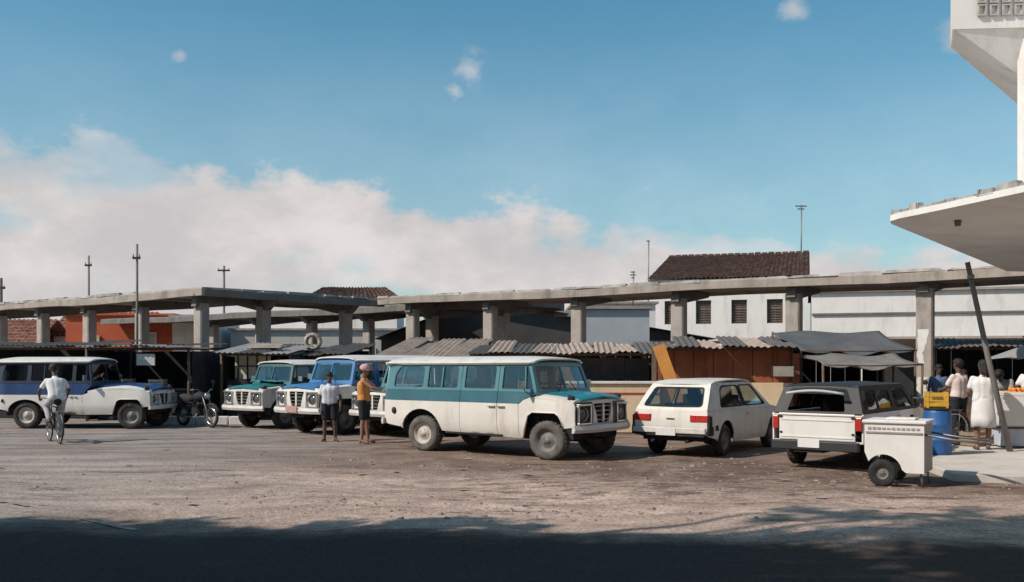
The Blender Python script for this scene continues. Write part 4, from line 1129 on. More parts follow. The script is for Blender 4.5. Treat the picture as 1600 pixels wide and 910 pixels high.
    for ch in root.children_recursive:
        nm = ch.name.split('.')[0]
        if nm in ('wheel', 'rim', 'wheel_well'): continue
        for v in ch.data.vertices:
            x, z = v.co.x, v.co.z
            if jeep:
                if nm in ('fender', 'arch_lip'): x = lerp(x, [(.70, .0), (.81, .115), (1.02, .70), (1.2, 1.2), (3, 3)] if z > .97 else [(.70, .0), (.81, .115), (.85, .84), (3, 3)])
                elif nm in ('hood', 'fender_top'): x = lerp(x, [(.80, .10), (.90, .20), (1.13, .34), (2.0, 2.0), (3, 3)] if nm == 'hood' else [(.90, .25), (1.05, .9), (1.2, 1.2), (3, 3)])
                elif nm in ('signal_lamp', 'front_panel', 'grille_back', 'grille_bar', 'grille_centre', 'headlamp', 'headlamp_bezel', 'bumper') or x > 1.4: x = lerp(x, [(-2.6, -2.33), (-2.0, -1.9), (-1.85, -1.85), (3, 3)])
                else: x = lerp(x, [(-2.6, -2.33), (-2.0, -1.9), (-1.85, -1.85), (-.80, -.80), (1.16, .36), (1.35, .60), (1.55, 1.55), (3, 3)])
            if x < -1.85: x += tail*(-1.85-x)/.55
            if jeep: v.co.z = lerp(z, [(.0, .0), (.5, .5), (.985, .865), (1.25, 1.22), (3, 3)])
            if x > 1.45: x += nose*min(1, (x-1.45)/.42)
            v.co.x = x
    return root

def car_place(rear, front):
    """origin midway between the axles, heading from rear axle to front axle"""
    a = Vector(rear); b = Vector(front); c = (a+b)/2; d = b-a
    return (c.x, c.y, 0), math.atan2(d.y, d.x)

# the near-side wheels sit 0.71 m off the axis
def from_near(rear, ang_deg, side, sx=1.0):
    a = R(ang_deg); d = Vector((math.cos(a), math.sin(a))); n = Vector((-d.y, d.x))
    r = Vector(rear) - n*side*.80
    c = r + d*1.32*sx
    return (c.x, c.y, 0), a
l, a = from_near((-1.74, 19.25), -37.5, -1, 1.15)
wagon('station_wagon', 'teal and white wagon with cream roof, nearest of the old wagons', l, a, TEAL, CARWHITE, CARWHITE, frame_m=TEAL_L, rim_front=RIMD, tyre_front=TYRE_G, scale=(1.15, 1.10, 1.02), nose=-.14, tail=.12, hood_m=TEAL_H, shaded_nose=True)
l, a = from_near((-12.98, 25.7), -3, -1, 1.08)
wagon('station_wagon', 'navy blue and white wagon behind the cyclist at far left', l, a, BLUE, CARWHITE2, CARWHITE, scale=(1.08, 1.05, 1.05), tyre_rear=TYRE, pane=PANE_D, frame_m=mat('dark_navy_frame', (.012, .022, .055), .5, var=.3), jeep=True, nose=-.19)
# wagons nosed in from behind, fronts towards the camera and left
wagon('station_wagon', 'blue-hooded wagon with white front and red number plate behind the boy', (-3.80, 25.2, 0), R(-131), BLUE2, CARWHITE, CARWHITE, tyre_front=TYRE, plate=True, scale=1.06)
wagon('station_wagon', 'teal wagon mostly hidden behind the man in the orange shirt', (-1.90, 24.3, 0), R(-131), TEAL_L, CARWHITE, CARWHITE)
wagon('station_wagon', 'green-hooded wagon with rusty white front beside the motorcycle', (-5.92, 27.3, 0), R(-127), GREEN, RUSTWHITE, CARWHITE, front_m=RUSTWHITE, pane=PANE, frame_m=mat('dull_green_frame', (.03, .10, .10), .5, var=.3, scale=4))
cloth = MB(); r2 = random.Random(4)
nx, ny = 14, 8; vs = []; fs = []
for j in range(ny+1):
    for i in range(nx+1):
        vs.append((-.5+1.0*i/nx, -.22+.44*j/ny+.04*math.sin(i), .03+.05*abs(math.sin(i*1.9+j*1.3))*r2.uniform(.4, 1.2)))
for j in range(ny):
    for i in range(nx): fs.append([j*(nx+1)+i, j*(nx+1)+i+1, (j+1)*(nx+1)+i+1, (j+1)*(nx+1)+i])
cl_ = cloth.add(vs, fs, True).build('crumpled_cloth', mat('turquoise_cloth', (.03, .30, .36), .9, var=.3, scale=6)); cl_.location = (-6.65, 26.30, 1.21); cl_.rotation_euler = (0, R(0), R(-30))
tag(cl_, 'crumpled turquoise cloth lying on the green wagon hood', 'cloth')

# ---- white hatchback seen from behind
def strip(name, prof, half, fn_crown, holes, m, parent, thick=.025, t0=-1, t1=1, grid=.14):
    """band across the car along the profile prof [(x,z)...]; u = arc length, v in [-1,1] across"""
    P = [Vector(p) for p in prof]; S = [0]
    for i in range(1, len(P)): S.append(S[-1]+(P[i]-P[i-1]).length)
    def at(s):
        s = max(0, min(S[-1], s))
        for i in range(1, len(P)):
            if s <= S[i]+1e-9:
                t = (s-S[i-1])/(S[i]-S[i-1]); return P[i-1]*(1-t)+P[i]*t, (P[i]-P[i-1]).normalized()
        return P[-1], (P[-1]-P[-2]).normalized()
    def fn(u, v):
        p, d = at(u); n = Vector((-d.y, d.x))
        y = v*half(p.x, p.y); c = fn_crown*(1-v*v)
        return (p.x+n.x*c, y, p.y+n.y*c)
    o = [(0, t0), (0, t1)]
    o = [(s, t0) for s in S] + [(s, t1) for s in reversed(S)]
    p0, d0 = at(S[-1]/2); n0 = Vector((-d0.y, d0.x))
    ob = panel(name, o, holes, fn, m, parent, (-n0.x*thick, 0, -n0.y*thick), grid)
    return ob, fn, n0
def hatchback():
    a = R(90-36); d = Vector((math.cos(a), math.sin(a))); n = Vector((-d.y, d.x))
    rear_r = Vector((4.02, 18.15))                       # right rear wheel, outer face
    c = rear_r + n*.74 + d*1.2
    root = empty('white_hatchback', (c.x, c.y, 0), a, 'white hatchback seen from behind, parked right of the teal wagon', 'car')
    M = CARWHITE
    def W(x, z):
        w = .795
        if z < .5: w -= .05*((.5-z)/.25)**2
        if z > .86: w = .785-.19*((z-.86)/.54)
        if x < -1.4: w -= .05*((-1.4-x)/.6)**2
        if x > 1.2: w -= .10*((x-1.2)/.8)**2
        return w
    for s in (-1, 1):
        fn = lambda u, v, s=s: (u, s*W(u, v), v); off = (0, -s*.025, 0)
        ol = [(-1.93, .40), (-2.0, .62), (-1.97, .87), (-.32, .87), (-.32, .25), (-.75, .25)] + arc(-1.2, .31, .37, 0, 180, 12) + [(-1.62, .34)]
        panel('quarter_panel', ol, [], fn, M, root, off, .12)
        dr = panel('door', [(-.31, .25), (-.31, .87), (.80, .87), (.80, .25)], [], fn, M, root, off)
        MB().box((-.2, s*(W(-.2, .78)+.012), .78), (.13, .02, .03)).build('handle', CHROME, dr)
        fe = [(.81, .25), (.81, .87), (1.02, .88), (1.4, .83), (1.8, .73), (1.95, .63), (1.99, .52), (1.93, .34), (1.62, .30)] + arc(1.2, .31, .37, 0, 180, 12) 
        panel('fender', fe, [], fn, M, root, off, .12)
        q1 = rounded([(-1.42, .93), (-.36, .93), (-.40, 1.32), (-1.10, 1.32), (-1.22, 1.26)], .05); q2 = rounded([(-.26, .93), (.74, .93), (.30, 1.32), (-.28, 1.32)], .05)
        up = panel('window_band', [(-1.96, .874), (-1.86, .95), (-1.50, 1.375), (.30, 1.385), (1.0, .88), (.8, .874)], [q1, q2], fn, M, root, off, .12)
        for q in (q1, q2):
            panel('pane', q, [], lambda u, v, s=s: (u, s*(W(u, v)-.014), v), PANE, up, (0, -s*.005, 0), .3)
            t = MB(); t.tube([(u, s*(W(u, v)+.003), v) for u, v in q+q[:1]], .013, 5, cap=False); t.build('window_trim', BLACK, up)
        MB().box((-.31, s*(W(-.31, 1.12)+.004), 1.12), (.07, .015, .42), rot=Matrix.Rotation(s*R(19.5), 3, 'X')).build('pillar_trim', BLACK, up)
        wheel(root, 1.2, s*.67, .30, .17, RIMD, TYRE, side=s); wheel(root, -1.2, s*.67, .30, .17, RIMD, TYRE, side=s)
        MB().box((s*0-1.55, s*.775, .55), (.30, .03, .10)).build('side_moulding', BLACK, root)
        # black air vent behind the quarter window
        tl = MB(); tl.box((-1.985, s*.585, .735), (.05, .36, .125), ch=.01); tl.box((-1.92, s*.752, .735), (.10, .035, .12)); tl.build('tail_lamp', REDL, root, bev=.01)
        MB().box((-2.002, s*.475, .735), (.025, .10, .10)).build('reversing_lamp', AMBER if s == 5 else REDL, root)
        MB().box((-1.915, s*.775, .50), (.22, .06, .16), ch=.02).build('bumper_corner', BLACK, root, bev=.02)
        MB().box((-1.93, s*.783, .66), (.13, .02, .22)).build('side_vent', BLACK, root)
    prof_r = [(-1.94, .42), (-2.0, .62), (-1.985, .80), (-1.965, .88)]
    strip('tail_panel', prof_r, W, -.012, [], M, root)
    hl = [(-1.965, .884), (-1.90, .96), (-1.68, 1.20), (-1.52, 1.36)]
    L_ = sum((Vector(hl[i+1])-Vector(hl[i])).length for i in range(3))
    wh = rounded([(.09, -.84), (.09, .84), (L_-.09, .80), (L_-.09, -.80)], .08)
    hb, fn, n0 = strip('hatch', hl, W, -.02, [wh], M, root)
    panel('rear_pane', wh, [], lambda u, v: tuple(Vector(fn(u, v))-Vector((n0.x, 0, n0.y))*-.010), PANE, hb, (.004, 0, -.002), .25)
    t = MB(); t.tube([Vector(fn(u, v)) for u, v in wh+wh[:1]], .014, 5, cap=False); t.build('window_seal', BLACK, hb)
    strip('roof', [(-1.52, 1.36), (-1.35, 1.405), (-.8, 1.435), (0, 1.435), (.32, 1.40)], lambda x, z: W(x, min(z, 1.38))+.002, .02, [], M, root)
    wl_ = [(.32, 1.40), (.62, 1.18), (1.02, .895)]; Lw = sum((Vector(wl_[i+1])-Vector(wl_[i])).length for i in range(2))
    wh = rounded([(.07, -.88), (.07, .88), (Lw-.06, .90), (Lw-.06, -.90)], .07)
    wsn, fn2, n2_ = strip('windscreen_frame', wl_, W, .03, [wh], M, root)
    panel('pane', wh, [], lambda u, v: tuple(Vector(fn2(u, v))-Vector((n2_.x, 0, n2_.y))*.012), PANE, wsn, (-.004, 0, -.003), .25)
    strip('hood', [(1.02, .895), (1.4, .845), (1.75, .76), (1.93, .65)], W, .03, [], M, root)
    strip('nose', [(1.93, .65), (1.99, .53), (1.94, .36)], W, .02, [], M, root)
    b = MB(); b.box((-2.045, 0, .505), (.07, 1.50, .105), ch=.02); b.build('rear_bumper', mat('white_bumper_paint', (.66, .62, .58), .5), root, bev=.012)
    MB().box((-2.03, 0, .425), (.05, 1.42, .05)).build('bumper_underside', BLACK, root)
    MB().box((2.02, 0, .50), (.07, 1.45, .10), ch=.02).build('front_bumper', CHROME, root, bev=.012)
    MB().box((-2.085, .05, .475), (.012, .40, .13)).build('number_plate', PLATE, root)
    MB().box((-1.992, .0, .72), (.012, .16, .022)).build('nameplate', CHROME, root)
    for s in (-1, 1): MB().tube([(-2.05, s*.35, .30), (-1.75, s*.35, .31)], .03, 8).build('exhaust_pipe', UNDER, root)
    u = MB(); u.box((0, 0, .36), (3.3, 1.15, .16)); u.box((-1.55, 0, .45), (.75, 1.2, .28)); u.box((1.4, 0, .50), (.85, 1.0, .3)); u.box((-1.0, 0, .66), (1.5, 1.4, .04)); u.box((-1.6, 0, .80), (.5, 1.35, .03)); u.build('underbody', UNDER, root)
    box('dashboard', (.78, 0, .88), (.3, 1.35, .18), INTER, root, bev=.03)
    for s in (-1, 1):
        st = MB(); st.box((.15, s*.36, .52), (.5, .5, .16), ch=.05); st.box((-.16, s*.36, .84), (.13, .48, .56), rot=Matrix.Rotation(R(-14), 3, 'Y'), ch=.04); st.box((-.26, s*.36, 1.20), (.08, .24, .17), rot=Matrix.Rotation(R(-14), 3, 'Y'), ch=.03)
        st.build('seat', SEATM, root, bev=.03)
    st = MB(); st.box((-.75, 0, .52), (.5, 1.2, .14)); st.box((-1.02, 0, .76), (.12, 1.2, .40), rot=Matrix.Rotation(R(-12), 3, 'Y')); st.build('rear_seat', SEATM, root, bev=.03)
    # driver's side wheel
    st = MB(); cen = Vector((.48, .36, .92)); ax = Vector((-.8, 0, .5)).normalized(); a_ = ax.orthogonal().normalized(); b_ = ax.cross(a_)
    st.tube([cen+(a_*math.cos(t*math.pi/8)+b_*math.sin(t*math.pi/8))*.18 for t in range(17)], .012, 6, cap=False); st.tube([cen, cen-ax*.3], .02, 6); st.build('steering_wheel', BLACK, root)
    return root
hatchback()

# ---- white pickup with dark topper seen from behind
def pickup():
    a = R(90-38); d = Vector((math.cos(a), math.sin(a))); n = Vector((-d.y, d.x))
    rr_ = Vector((5.62, 15.35))                           # right rear corner
    c = rr_ + n*.76 + d*2.1
    root = empty('pickup_truck', (c.x, c.y, 0), a, 'white pickup truck with dark topper and red tail lamps behind the white cart', 'pickup')
    M = CARWHITE2
    def W(x, z):
        w = .76
        if z < .5: w -= .04*((.5-z)/.2)**2
        if z > .93: w = .745-.13*((z-.93)/.46)
        if x > 1.5: w -= .08*((x-1.5)/.6)**2
        return w
    for s in (-1, 1):
        fn = lambda u, v, s=s: (u, s*W(u, v), v); off = (0, -s*.025, 0)
        ol = [(-2.1, .45), (-2.1, .925), (-.32, .925), (-.32, .30), (-.9, .30)] + arc(-1.28, .32, .38, 0, 180, 12) + [(-1.7, .40)]
        panel('bed_side', ol, [], fn, M, root, off)
        dr = panel('door', [(-.31, .30), (-.31, .925), (.85, .925), (.85, .30)], [], fn, M, root, off)
        MB().box((-.2, s*(W(-.2, .82)+.012), .82), (.13, .02, .03)).build('handle', CHROME, dr)
        panel('fender', [(.86, .30), (.86, .925), (1.1, .93), (1.6, .87), (2.0, .78), (2.1, .62), (2.05, .38), (1.75, .34)] + arc(1.33, .32, .38, 0, 180, 12), [], fn, M, root, off, .12)
        # topper with two dark side windows, cab upper
        t1 = rounded([(-1.95, .99), (-1.22, .99), (-1.22, 1.30), (-1.85, 1.30)], .05); t2 = rounded([(-1.14, .99), (-.46, .99), (-.46, 1.30), (-1.14, 1.30)], .05)
        tp = panel('topper_side', [(-2.08, .93), (-1.93, 1.375), (-.36, 1.385), (-.36, .93)], [t1, t2], fn, CHARCOAL, root, off)
        for q in (t1, t2): panel('pane', q, [], lambda u, v, s=s: (u, s*(W(u, v)-.012), v), PANE_D, tp, (0, -s*.005, 0), .3)
        t3 = rounded([(-.26, .98), (.74, .98), (.36, 1.31), (-.26, 1.31)], .05)
        cu = panel('cab_side', [(-.35, .93), (-.35, 1.385), (.42, 1.385), (1.02, .93)], [t3], fn, CHARCOAL, root, off)
        panel('pane', t3, [], lambda u, v, s=s: (u, s*(W(u, v)-.012), v), PANE_D, cu, (0, -s*.005, 0), .3)
        wheel(root, 1.33, s*.65, .315, .18, RIMD, TYRE, side=s); wheel(root, -1.28, s*.65, .315, .18, RIMD, TYRE, side=s)
        MB().box((-2.115, s*.695, .765), (.05, .095, .215)).build('tail_lamp', REDL, root, bev=.01)
        MB().box((-2.12, s*.695, .895), (.04, .11, .03)).build('lamp_housing', M, root)
        mi = MB(); mi.tube([(.78, s*.75, .98), (.80, s*.86, 1.03)], .012, 6); mi.box((.80, s*.90, 1.06), (.05, .15, .11), ch=.02); mi.build('mirror', BLACK, root)
    # tailgate with pressed ribs
    tg = MB(); tg.box((-2.10, 0, .70), (.05, 1.27, .44)); o = tg.build('tailgate', M, root, bev=.012)
    MB().box((-2.128, 0, .905), (.03, 1.27, .035)).build('top_rail', M, o, bev=.008)
    MB().box((-2.128, 0, .815), (.014, 1.20, .018)).build('pressed_rib', M, o)
    MB().box((-2.128, 0, .535), (.014, 1.20, .018)).build('pressed_rib', M, o)
    for s in (-1, 1): 
        MB().box((-2.128, s*.60, .86), (.02, .05, .03)).build('latch', BLACK, o)
        MB().box((-2.128, s*.60, .60), (.02, .04, .03)).build('hinge', BLACK, o)
    MB().box((-2.08, 0, .465), (.05, 1.48, .03)).build('sill', M, root)
    b = MB(); b.box((-2.20, 0, .40), (.10, 1.46, .15), ch=.02); b.build('rear_bumper', mat('black_bumper', (.03, .03, .03), .6, var=.3), root, bev=.015)
    MB().box((-2.257, .08, .44), (.012, .36, .14)).build('number_plate', PLATE, root)
    # topper rear: frame with open hatch
    def tr(u, v): return (-2.09+.16*v, u*(1-.175*v), .93+.45*v)
    hole = rounded([(-.46, .06), (.52, .06), (.50, .70), (-.46, .70)], .06)
    th = panel('topper_rear', [(-.745, 0), (.745, 0), (.745, 1), (-.745, 1)], [hole], tr, CHARCOAL, root, (.03, 0, 0), .15)
    # open hatch glass lifted outwards with a pale edge
    hp = []
    for i in range(9):
        t = i/8; yv = -.47+.96*t
        hp.append((-2.16-.03*math.sin(math.pi*t), yv, 1.25+.05*math.sin(math.pi*t)))
    MB().tube(hp, .024, 6).build('hatch_edge', mat('pale_rubber_edge', (.52, .50, .48), .6), th)
    vs = []; 
    for i in range(9):
        t = i/8; yv = -.47+.96*t
        vs += [(-2.16-.03*math.sin(math.pi*t), yv, 1.25+.05*math.sin(math.pi*t)), (-1.975, yv*.95, 1.335+.015*math.sin(math.pi*t))]
    MB().add(vs, [[2*i, 2*i+1, 2*i+3, 2*i+2] for i in range(8)], True).build('hatch_glass', PANE_D, th)
    def roof(u, v): return (u, v*(W(u, 1.385)-.0), 1.383+.045*(1-v**2)-.03*max(0, (u-.1)/.35)**2-.02*max(0, (-1.7-u)/.25)**2)
    panel('roof', [(-1.94, -1), (-1.94, 1), (.43, 1), (.43, -1)], [], roof, CHARCOAL, root, (0, 0, -.025), .16)
    wl_ = [(.43, 1.385), (.72, 1.17), (1.03, .94)]; Lw = sum((Vector(wl_[i+1])-Vector(wl_[i])).length for i in range(2))
    wh = rounded([(.06, -.90), (.06, .90), (Lw-.05, .90), (Lw-.05, -.90)], .06)
    wsn, f2, n2_ = strip('windscreen_frame', wl_, W, .03, [wh], CHARCOAL, root)
    panel('pane', wh, [], lambda u, v: tuple(Vector(f2(u, v))-Vector((n2_.x, 0, n2_.y))*.012), PANE, wsn, (-.004, 0, -.003), .25)
    strip('hood', [(1.03, .94), (1.5, .90), (1.95, .82), (2.06, .74)], W, .03, [], M, root)
    strip('nose', [(2.06, .74), (2.1, .60), (2.05, .38)], W, .02, [], M, root)
    MB().box((2.14, 0, .46), (.08, 1.46, .12), ch=.02).build('front_bumper', CHROME, root, bev=.012)
    u = MB(); u.box((-.1, 0, .44), (3.9, 1.2, .12)); u.box((-1.3, 0, .50), (1.5, 1.0, .04)); u.tube([(-1.28, -.6, .315), (-1.28, .6, .315)], .05, 8); u.box((-1.7, .2, .33), (.5, .5, .14)); u.build('underbody', UNDER, root)
    st = MB(); st.box((.1, 0, .62), (.5, 1.25, .16)); st.box((-.2, 0, .92), (.13, 1.25, .52), rot=Matrix.Rotation(R(-12), 3, 'Y')); st.build('seat', SEATM, root, bev=.03)
    box('dashboard', (.78, 0, .92), (.28, 1.3, .16), INTER, root, bev=.03)
    return root
pickup()

# ================================================================== bicycles and motorcycle
def bike_wheel(parent, c, r, tyre_r, spokes=18, rim_m=None):
    t = MB(); K = 28
    t.tube([(c[0]+r*math.cos(2*math.pi*k/K), c[1], c[2]+r*math.sin(2*math.pi*k/K)) for k in range(K+1)], tyre_r, 7, cap=False)
    w = t.build('wheel', TYRE, parent)
    rm = MB(); rr = r-tyre_r*1.3
    rm.tube([(c[0]+rr*math.cos(2*math.pi*k/K), c[1], c[2]+rr*math.sin(2*math.pi*k/K)) for k in range(K+1)], tyre_r*.7, 6, cap=False)
    rm.build('rim', rim_m or CHROME, w)
    sp = MB()
    for k in range(spokes):
        a = 2*math.pi*k/spokes; o = (.03 if k % 2 else -.03)
        sp.tube([(c[0], c[1]+o, c[2]), (c[0]+rr*math.cos(a), c[1], c[2]+rr*math.sin(a))], .0022, 4)
    sp.tube([(c[0], c[1]-.05, c[2]), (c[0], c[1]+.05, c[2])], .022, 8)
    sp.build('spokes', METAL, w)
    return w
def bicycle(label, loc, rz, frame_m, group='bicycles', lean=0.0):
    """x forward, rear hub at -0.52, front hub at +0.52"""
    root = empty('bicycle', loc, rz, label, 'bicycle', group); root.rotation_euler.x = lean
    r = .335
    bike_wheel(root, (-.52, 0, r), r-.018, .018); bike_wheel(root, (.52, 0, r), r-.018, .018)
    f = MB(); bb = (-.06, 0, .28); st = (-.22, 0, .78); hd = (.33, 0, .80); hl = (.37, 0, .66)
    for a, b in ((bb, st), (st, hd), (bb, hl), (hl, hd)): f.tube([a, b], .016, 7)
    for s in (-1, 1):
        f.tube([(-.52, s*.055, r), (bb[0], s*.03, bb[2])], .009, 6); f.tube([(-.52, s*.055, r), (st[0], s*.015, st[2]-.05)], .008, 6)
        f.tube([(hl[0], s*.03, hl[2]), (.43, s*.055, .5), (.52, s*.055, r)], .011, 6)
    f.build('frame', frame_m, root)
    sa = MB(); sa.tube([(-.36, 0, .90), (-.28, 0, .915), (-.16, 0, .90), (-.06, 0, .89)], [.075, .085, .045, .02], 10); o = sa.build('saddle', BLACK, root); 
    MB().tube([st, (-.25, 0, .89)], .012, 6).build('seat_post', CHROME, root)
    hb = MB(); hb.tube([hd, (.31, 0, .93)], .013, 6); hb.tube([(.20, -.27, .99), (.30, -.20, .98), (.33, 0, .95), (.30, .20, .98), (.20, .27, .99)], .012, 7); hb.build('handlebar', CHROME, root)
    for s in (-1, 1): MB().tube([(.20, s*.27, .99), (.11, s*.285, .985)], .017, 8).build('grip', BLACK, root)
    cr = MB(); cr.lathe([(.085, -.004), (.095, -.004), (.095, .004), (.085, .004)], (bb[0], -.05, bb[2]), 'Y', 20, closed=True)
    cr.tube([(bb[0], -.07, bb[2]), (bb[0]+.02, -.075, bb[2]-.16)], .010, 6); cr.tube([(bb[0], .07, bb[2]), (bb[0]-.02, .075, bb[2]+.16)], .010, 6)
    cr.build('crank', METAL, root)
    for s, q in ((-1, -.16), (1, .16)): MB().box((bb[0]-(.02 if s > 0 else -.02), s*.12, bb[2]+q), (.09, .09, .022)).build('pedal', BLACK, root)
    rk = MB(); rk.box((-.48, 0, .70), (.36, .13, .012)); 
    for s in (-1, 1): rk.tube([(-.60, s*.06, .70), (-.52, s*.06, r)], .006, 5)
    rk.build('carrier', METAL, root)
    for c, a0, a1 in ((-.52, 20, 200), (.52, -10, 150)):
        m = MB(); m.tube([(c+(r+.025)*math.cos(R(a0+(a1-a0)*k/10)), 0, r+(r+.025)*math.sin(R(a0+(a1-a0)*k/10))) for k in range(11)], .022, 6); m.build('mudguard', frame_m, root)
    return root
def motorcycle(label, loc, rz, tank_m, steer=0.0):
    root = empty('motorcycle', loc, rz, label, 'motorcycle', 'motorcycles'); r = .30
    bike_wheel(root, (-.62, 0, r), r-.045, .045, 24); bike_wheel(root, (.66, 0, r), r-.036, .036, 24)
    f = MB()
    for s in (-1, 1):
        f.tube([(-.62, s*.09, r), (-.15, s*.09, .36)], .018, 7); f.tube([(-.60, s*.12, r+.03), (-.50, s*.12, .68)], .022, 8)
        f.tube([(-.75, s*.07, .70), (-.1, s*.08, .66), (.30, s*.03, .82)], .016, 7); f.tube([(.30, s*.03, .70), (.18, s*.06, .32), (-.15, s*.08, .30)], .016, 7)
    f.build('frame', BLACK, root)
    fk = MB()
    for s in (-1, 1): fk.tube([(.37, s*.09, .88), (.52, s*.09, .58), (.66, s*.085, r)], [.018, .022, .026], 8)
    fk.box((.38, 0, .86), (.06, .24, .04)); fk.build('fork', METAL, root)
    e = MB(); e.box((.05, 0, .42), (.34, .24, .22), ch=.05); e.tube([(.10, 0, .50), (.16, 0, .68)], [.095, .09], 10); 
    for k in range(5): e.box((.11+.012*k, 0, .52+.028*k), (.22, .24, .008))
    e.build('engine', UNDER, root)
    t = MB().tube([(-.10, 0, .78), (.0, 0, .82), (.15, 0, .84), (.29, 0, .82), (.34, 0, .79)], [.06, .12, .135, .11, .05], 14); t.build('fuel_tank', tank_m, root)
    s_ = MB().tube([(-.78, 0, .80), (-.6, 0, .79), (-.3, 0, .76), (-.08, 0, .77)], [.07, .12, .125, .08], 12); s_.build('seat', BLACK, root)
    h = MB(); h.tube([(.22, -.36, 1.02), (.33, -.22, 1.04), (.37, -.08, .93), (.37, .08, .93), (.33, .22, 1.04), (.22, .36, 1.02)], .013, 7); h.build('handlebar', METAL, root)
    for s in (-1, 1):
        MB().tube([(.22, s*.36, 1.02), (.13, s*.385, 1.01)], .019, 8).build('grip', BLACK, root)
        m = MB(); m.tube([(.30, s*.28, 1.03), (.28, s*.34, 1.20)], .007, 5); m.lathe([(.001, -.012), (.055, -.01), (.055, .012), (.001, .014)], (.27, s*.35, 1.23), 'X', 14); m.build('mirror', BLACK, root)
    l = MB().lathe([(.04, -.10), (.085, -.03), (.092, .03), (.085, .045), (.001, .06)], (.46, 0, .86), 'X', 18); l.build('headlamp', CHROME, root)
    m = MB(); m.tube([(.66+(r+.03)*math.cos(R(a)), 0, r+(r+.03)*math.sin(R(a))) for a in range(20, 161, 14)], .045, 8); m.build('mudguard', BLACK, root)
    m = MB(); m.tube([(-.62+(r+.04)*math.cos(R(a)), 0, r+(r+.04)*math.sin(R(a))) for a in range(20, 181, 14)], .05, 8); m.build('mudguard', BLACK, root)
    x = MB().tube([(.2, -.12, .38), (.12, -.15, .26), (-.3, -.16, .27), (-.85, -.17, .33)], [.02, .022, .035, .04], 8); x.build('exhaust', METAL, root)
    MB().box((-.86, 0, .66), (.05, .12, .08)).build('tail_lamp', REDL, root)
    return root
motorcycle('dark motorcycle parked in front of the dark kiosk beside the green wagon', (-8.70, 26.5, 0), R(-37), BLACK)
mc = motorcycle('dark motorcycle parked on the pavement beside the man in the pale shirt', (9.15, 20.25, .12), R(-125), mat('dark_tank_paint', (.05, .05, .07), .3))

# ================================================================== people
SKIN = mat('brown_skin', (.26, .135, .085), .6, var=.15, scale=8)
SKIN_D = mat('dark_brown_skin', (.115, .06, .042), .6, var=.15, scale=8)
HAIR = mat('black_hair', (.015, .012, .011), .7, var=.4, scale=30, bump=.4, bscale=60)
def capsule(bm_, p0, r0, p1, r1, n=14):
    p0 = Vector(p0); p1 = Vector(p1); d = (p1-p0)
    if d.length < 1e-5: d = Vector((0, 0, 1e-4)); p1 = p0+d
    d.normalize(); pts = []; rad = []
    for k in range(5):
        a = R(-90+90*k/4.0); pts.append(p0+d*r0*math.sin(a)); rad.append(max(.0015, r0*math.cos(a)))
    for k in range(5):
        a = R(90*k/4.0); pts.append(p1+d*r1*math.sin(a)); rad.append(max(.0015, r1*math.cos(a)))
    bm_.tube(pts, rad, n)
def blob(name, caps, m, parent, voxel=.012, smooth=6, wrinkle=0.0):
    b = MB()
    for (p0, r0, p1, r1) in caps: capsule(b, p0, r0, p1, r1)
    o = b.build(name, m, parent)
    md = o.modifiers.new('fuse', 'REMESH'); md.mode = 'VOXEL'; md.voxel_size = voxel; md.use_smooth_shade = True
    if smooth: s = o.modifiers.new('soften', 'SMOOTH'); s.iterations = smooth; s.factor = .5
    if wrinkle:
        tx = bpy.data.textures.get('cloth_folds') or bpy.data.textures.new('cloth_folds', 'CLOUDS'); tx.noise_scale = .11
        dm = o.modifiers.new('folds', 'DISPLACE'); dm.texture = tx; dm.strength = wrinkle; dm.mid_level = .5
    return o
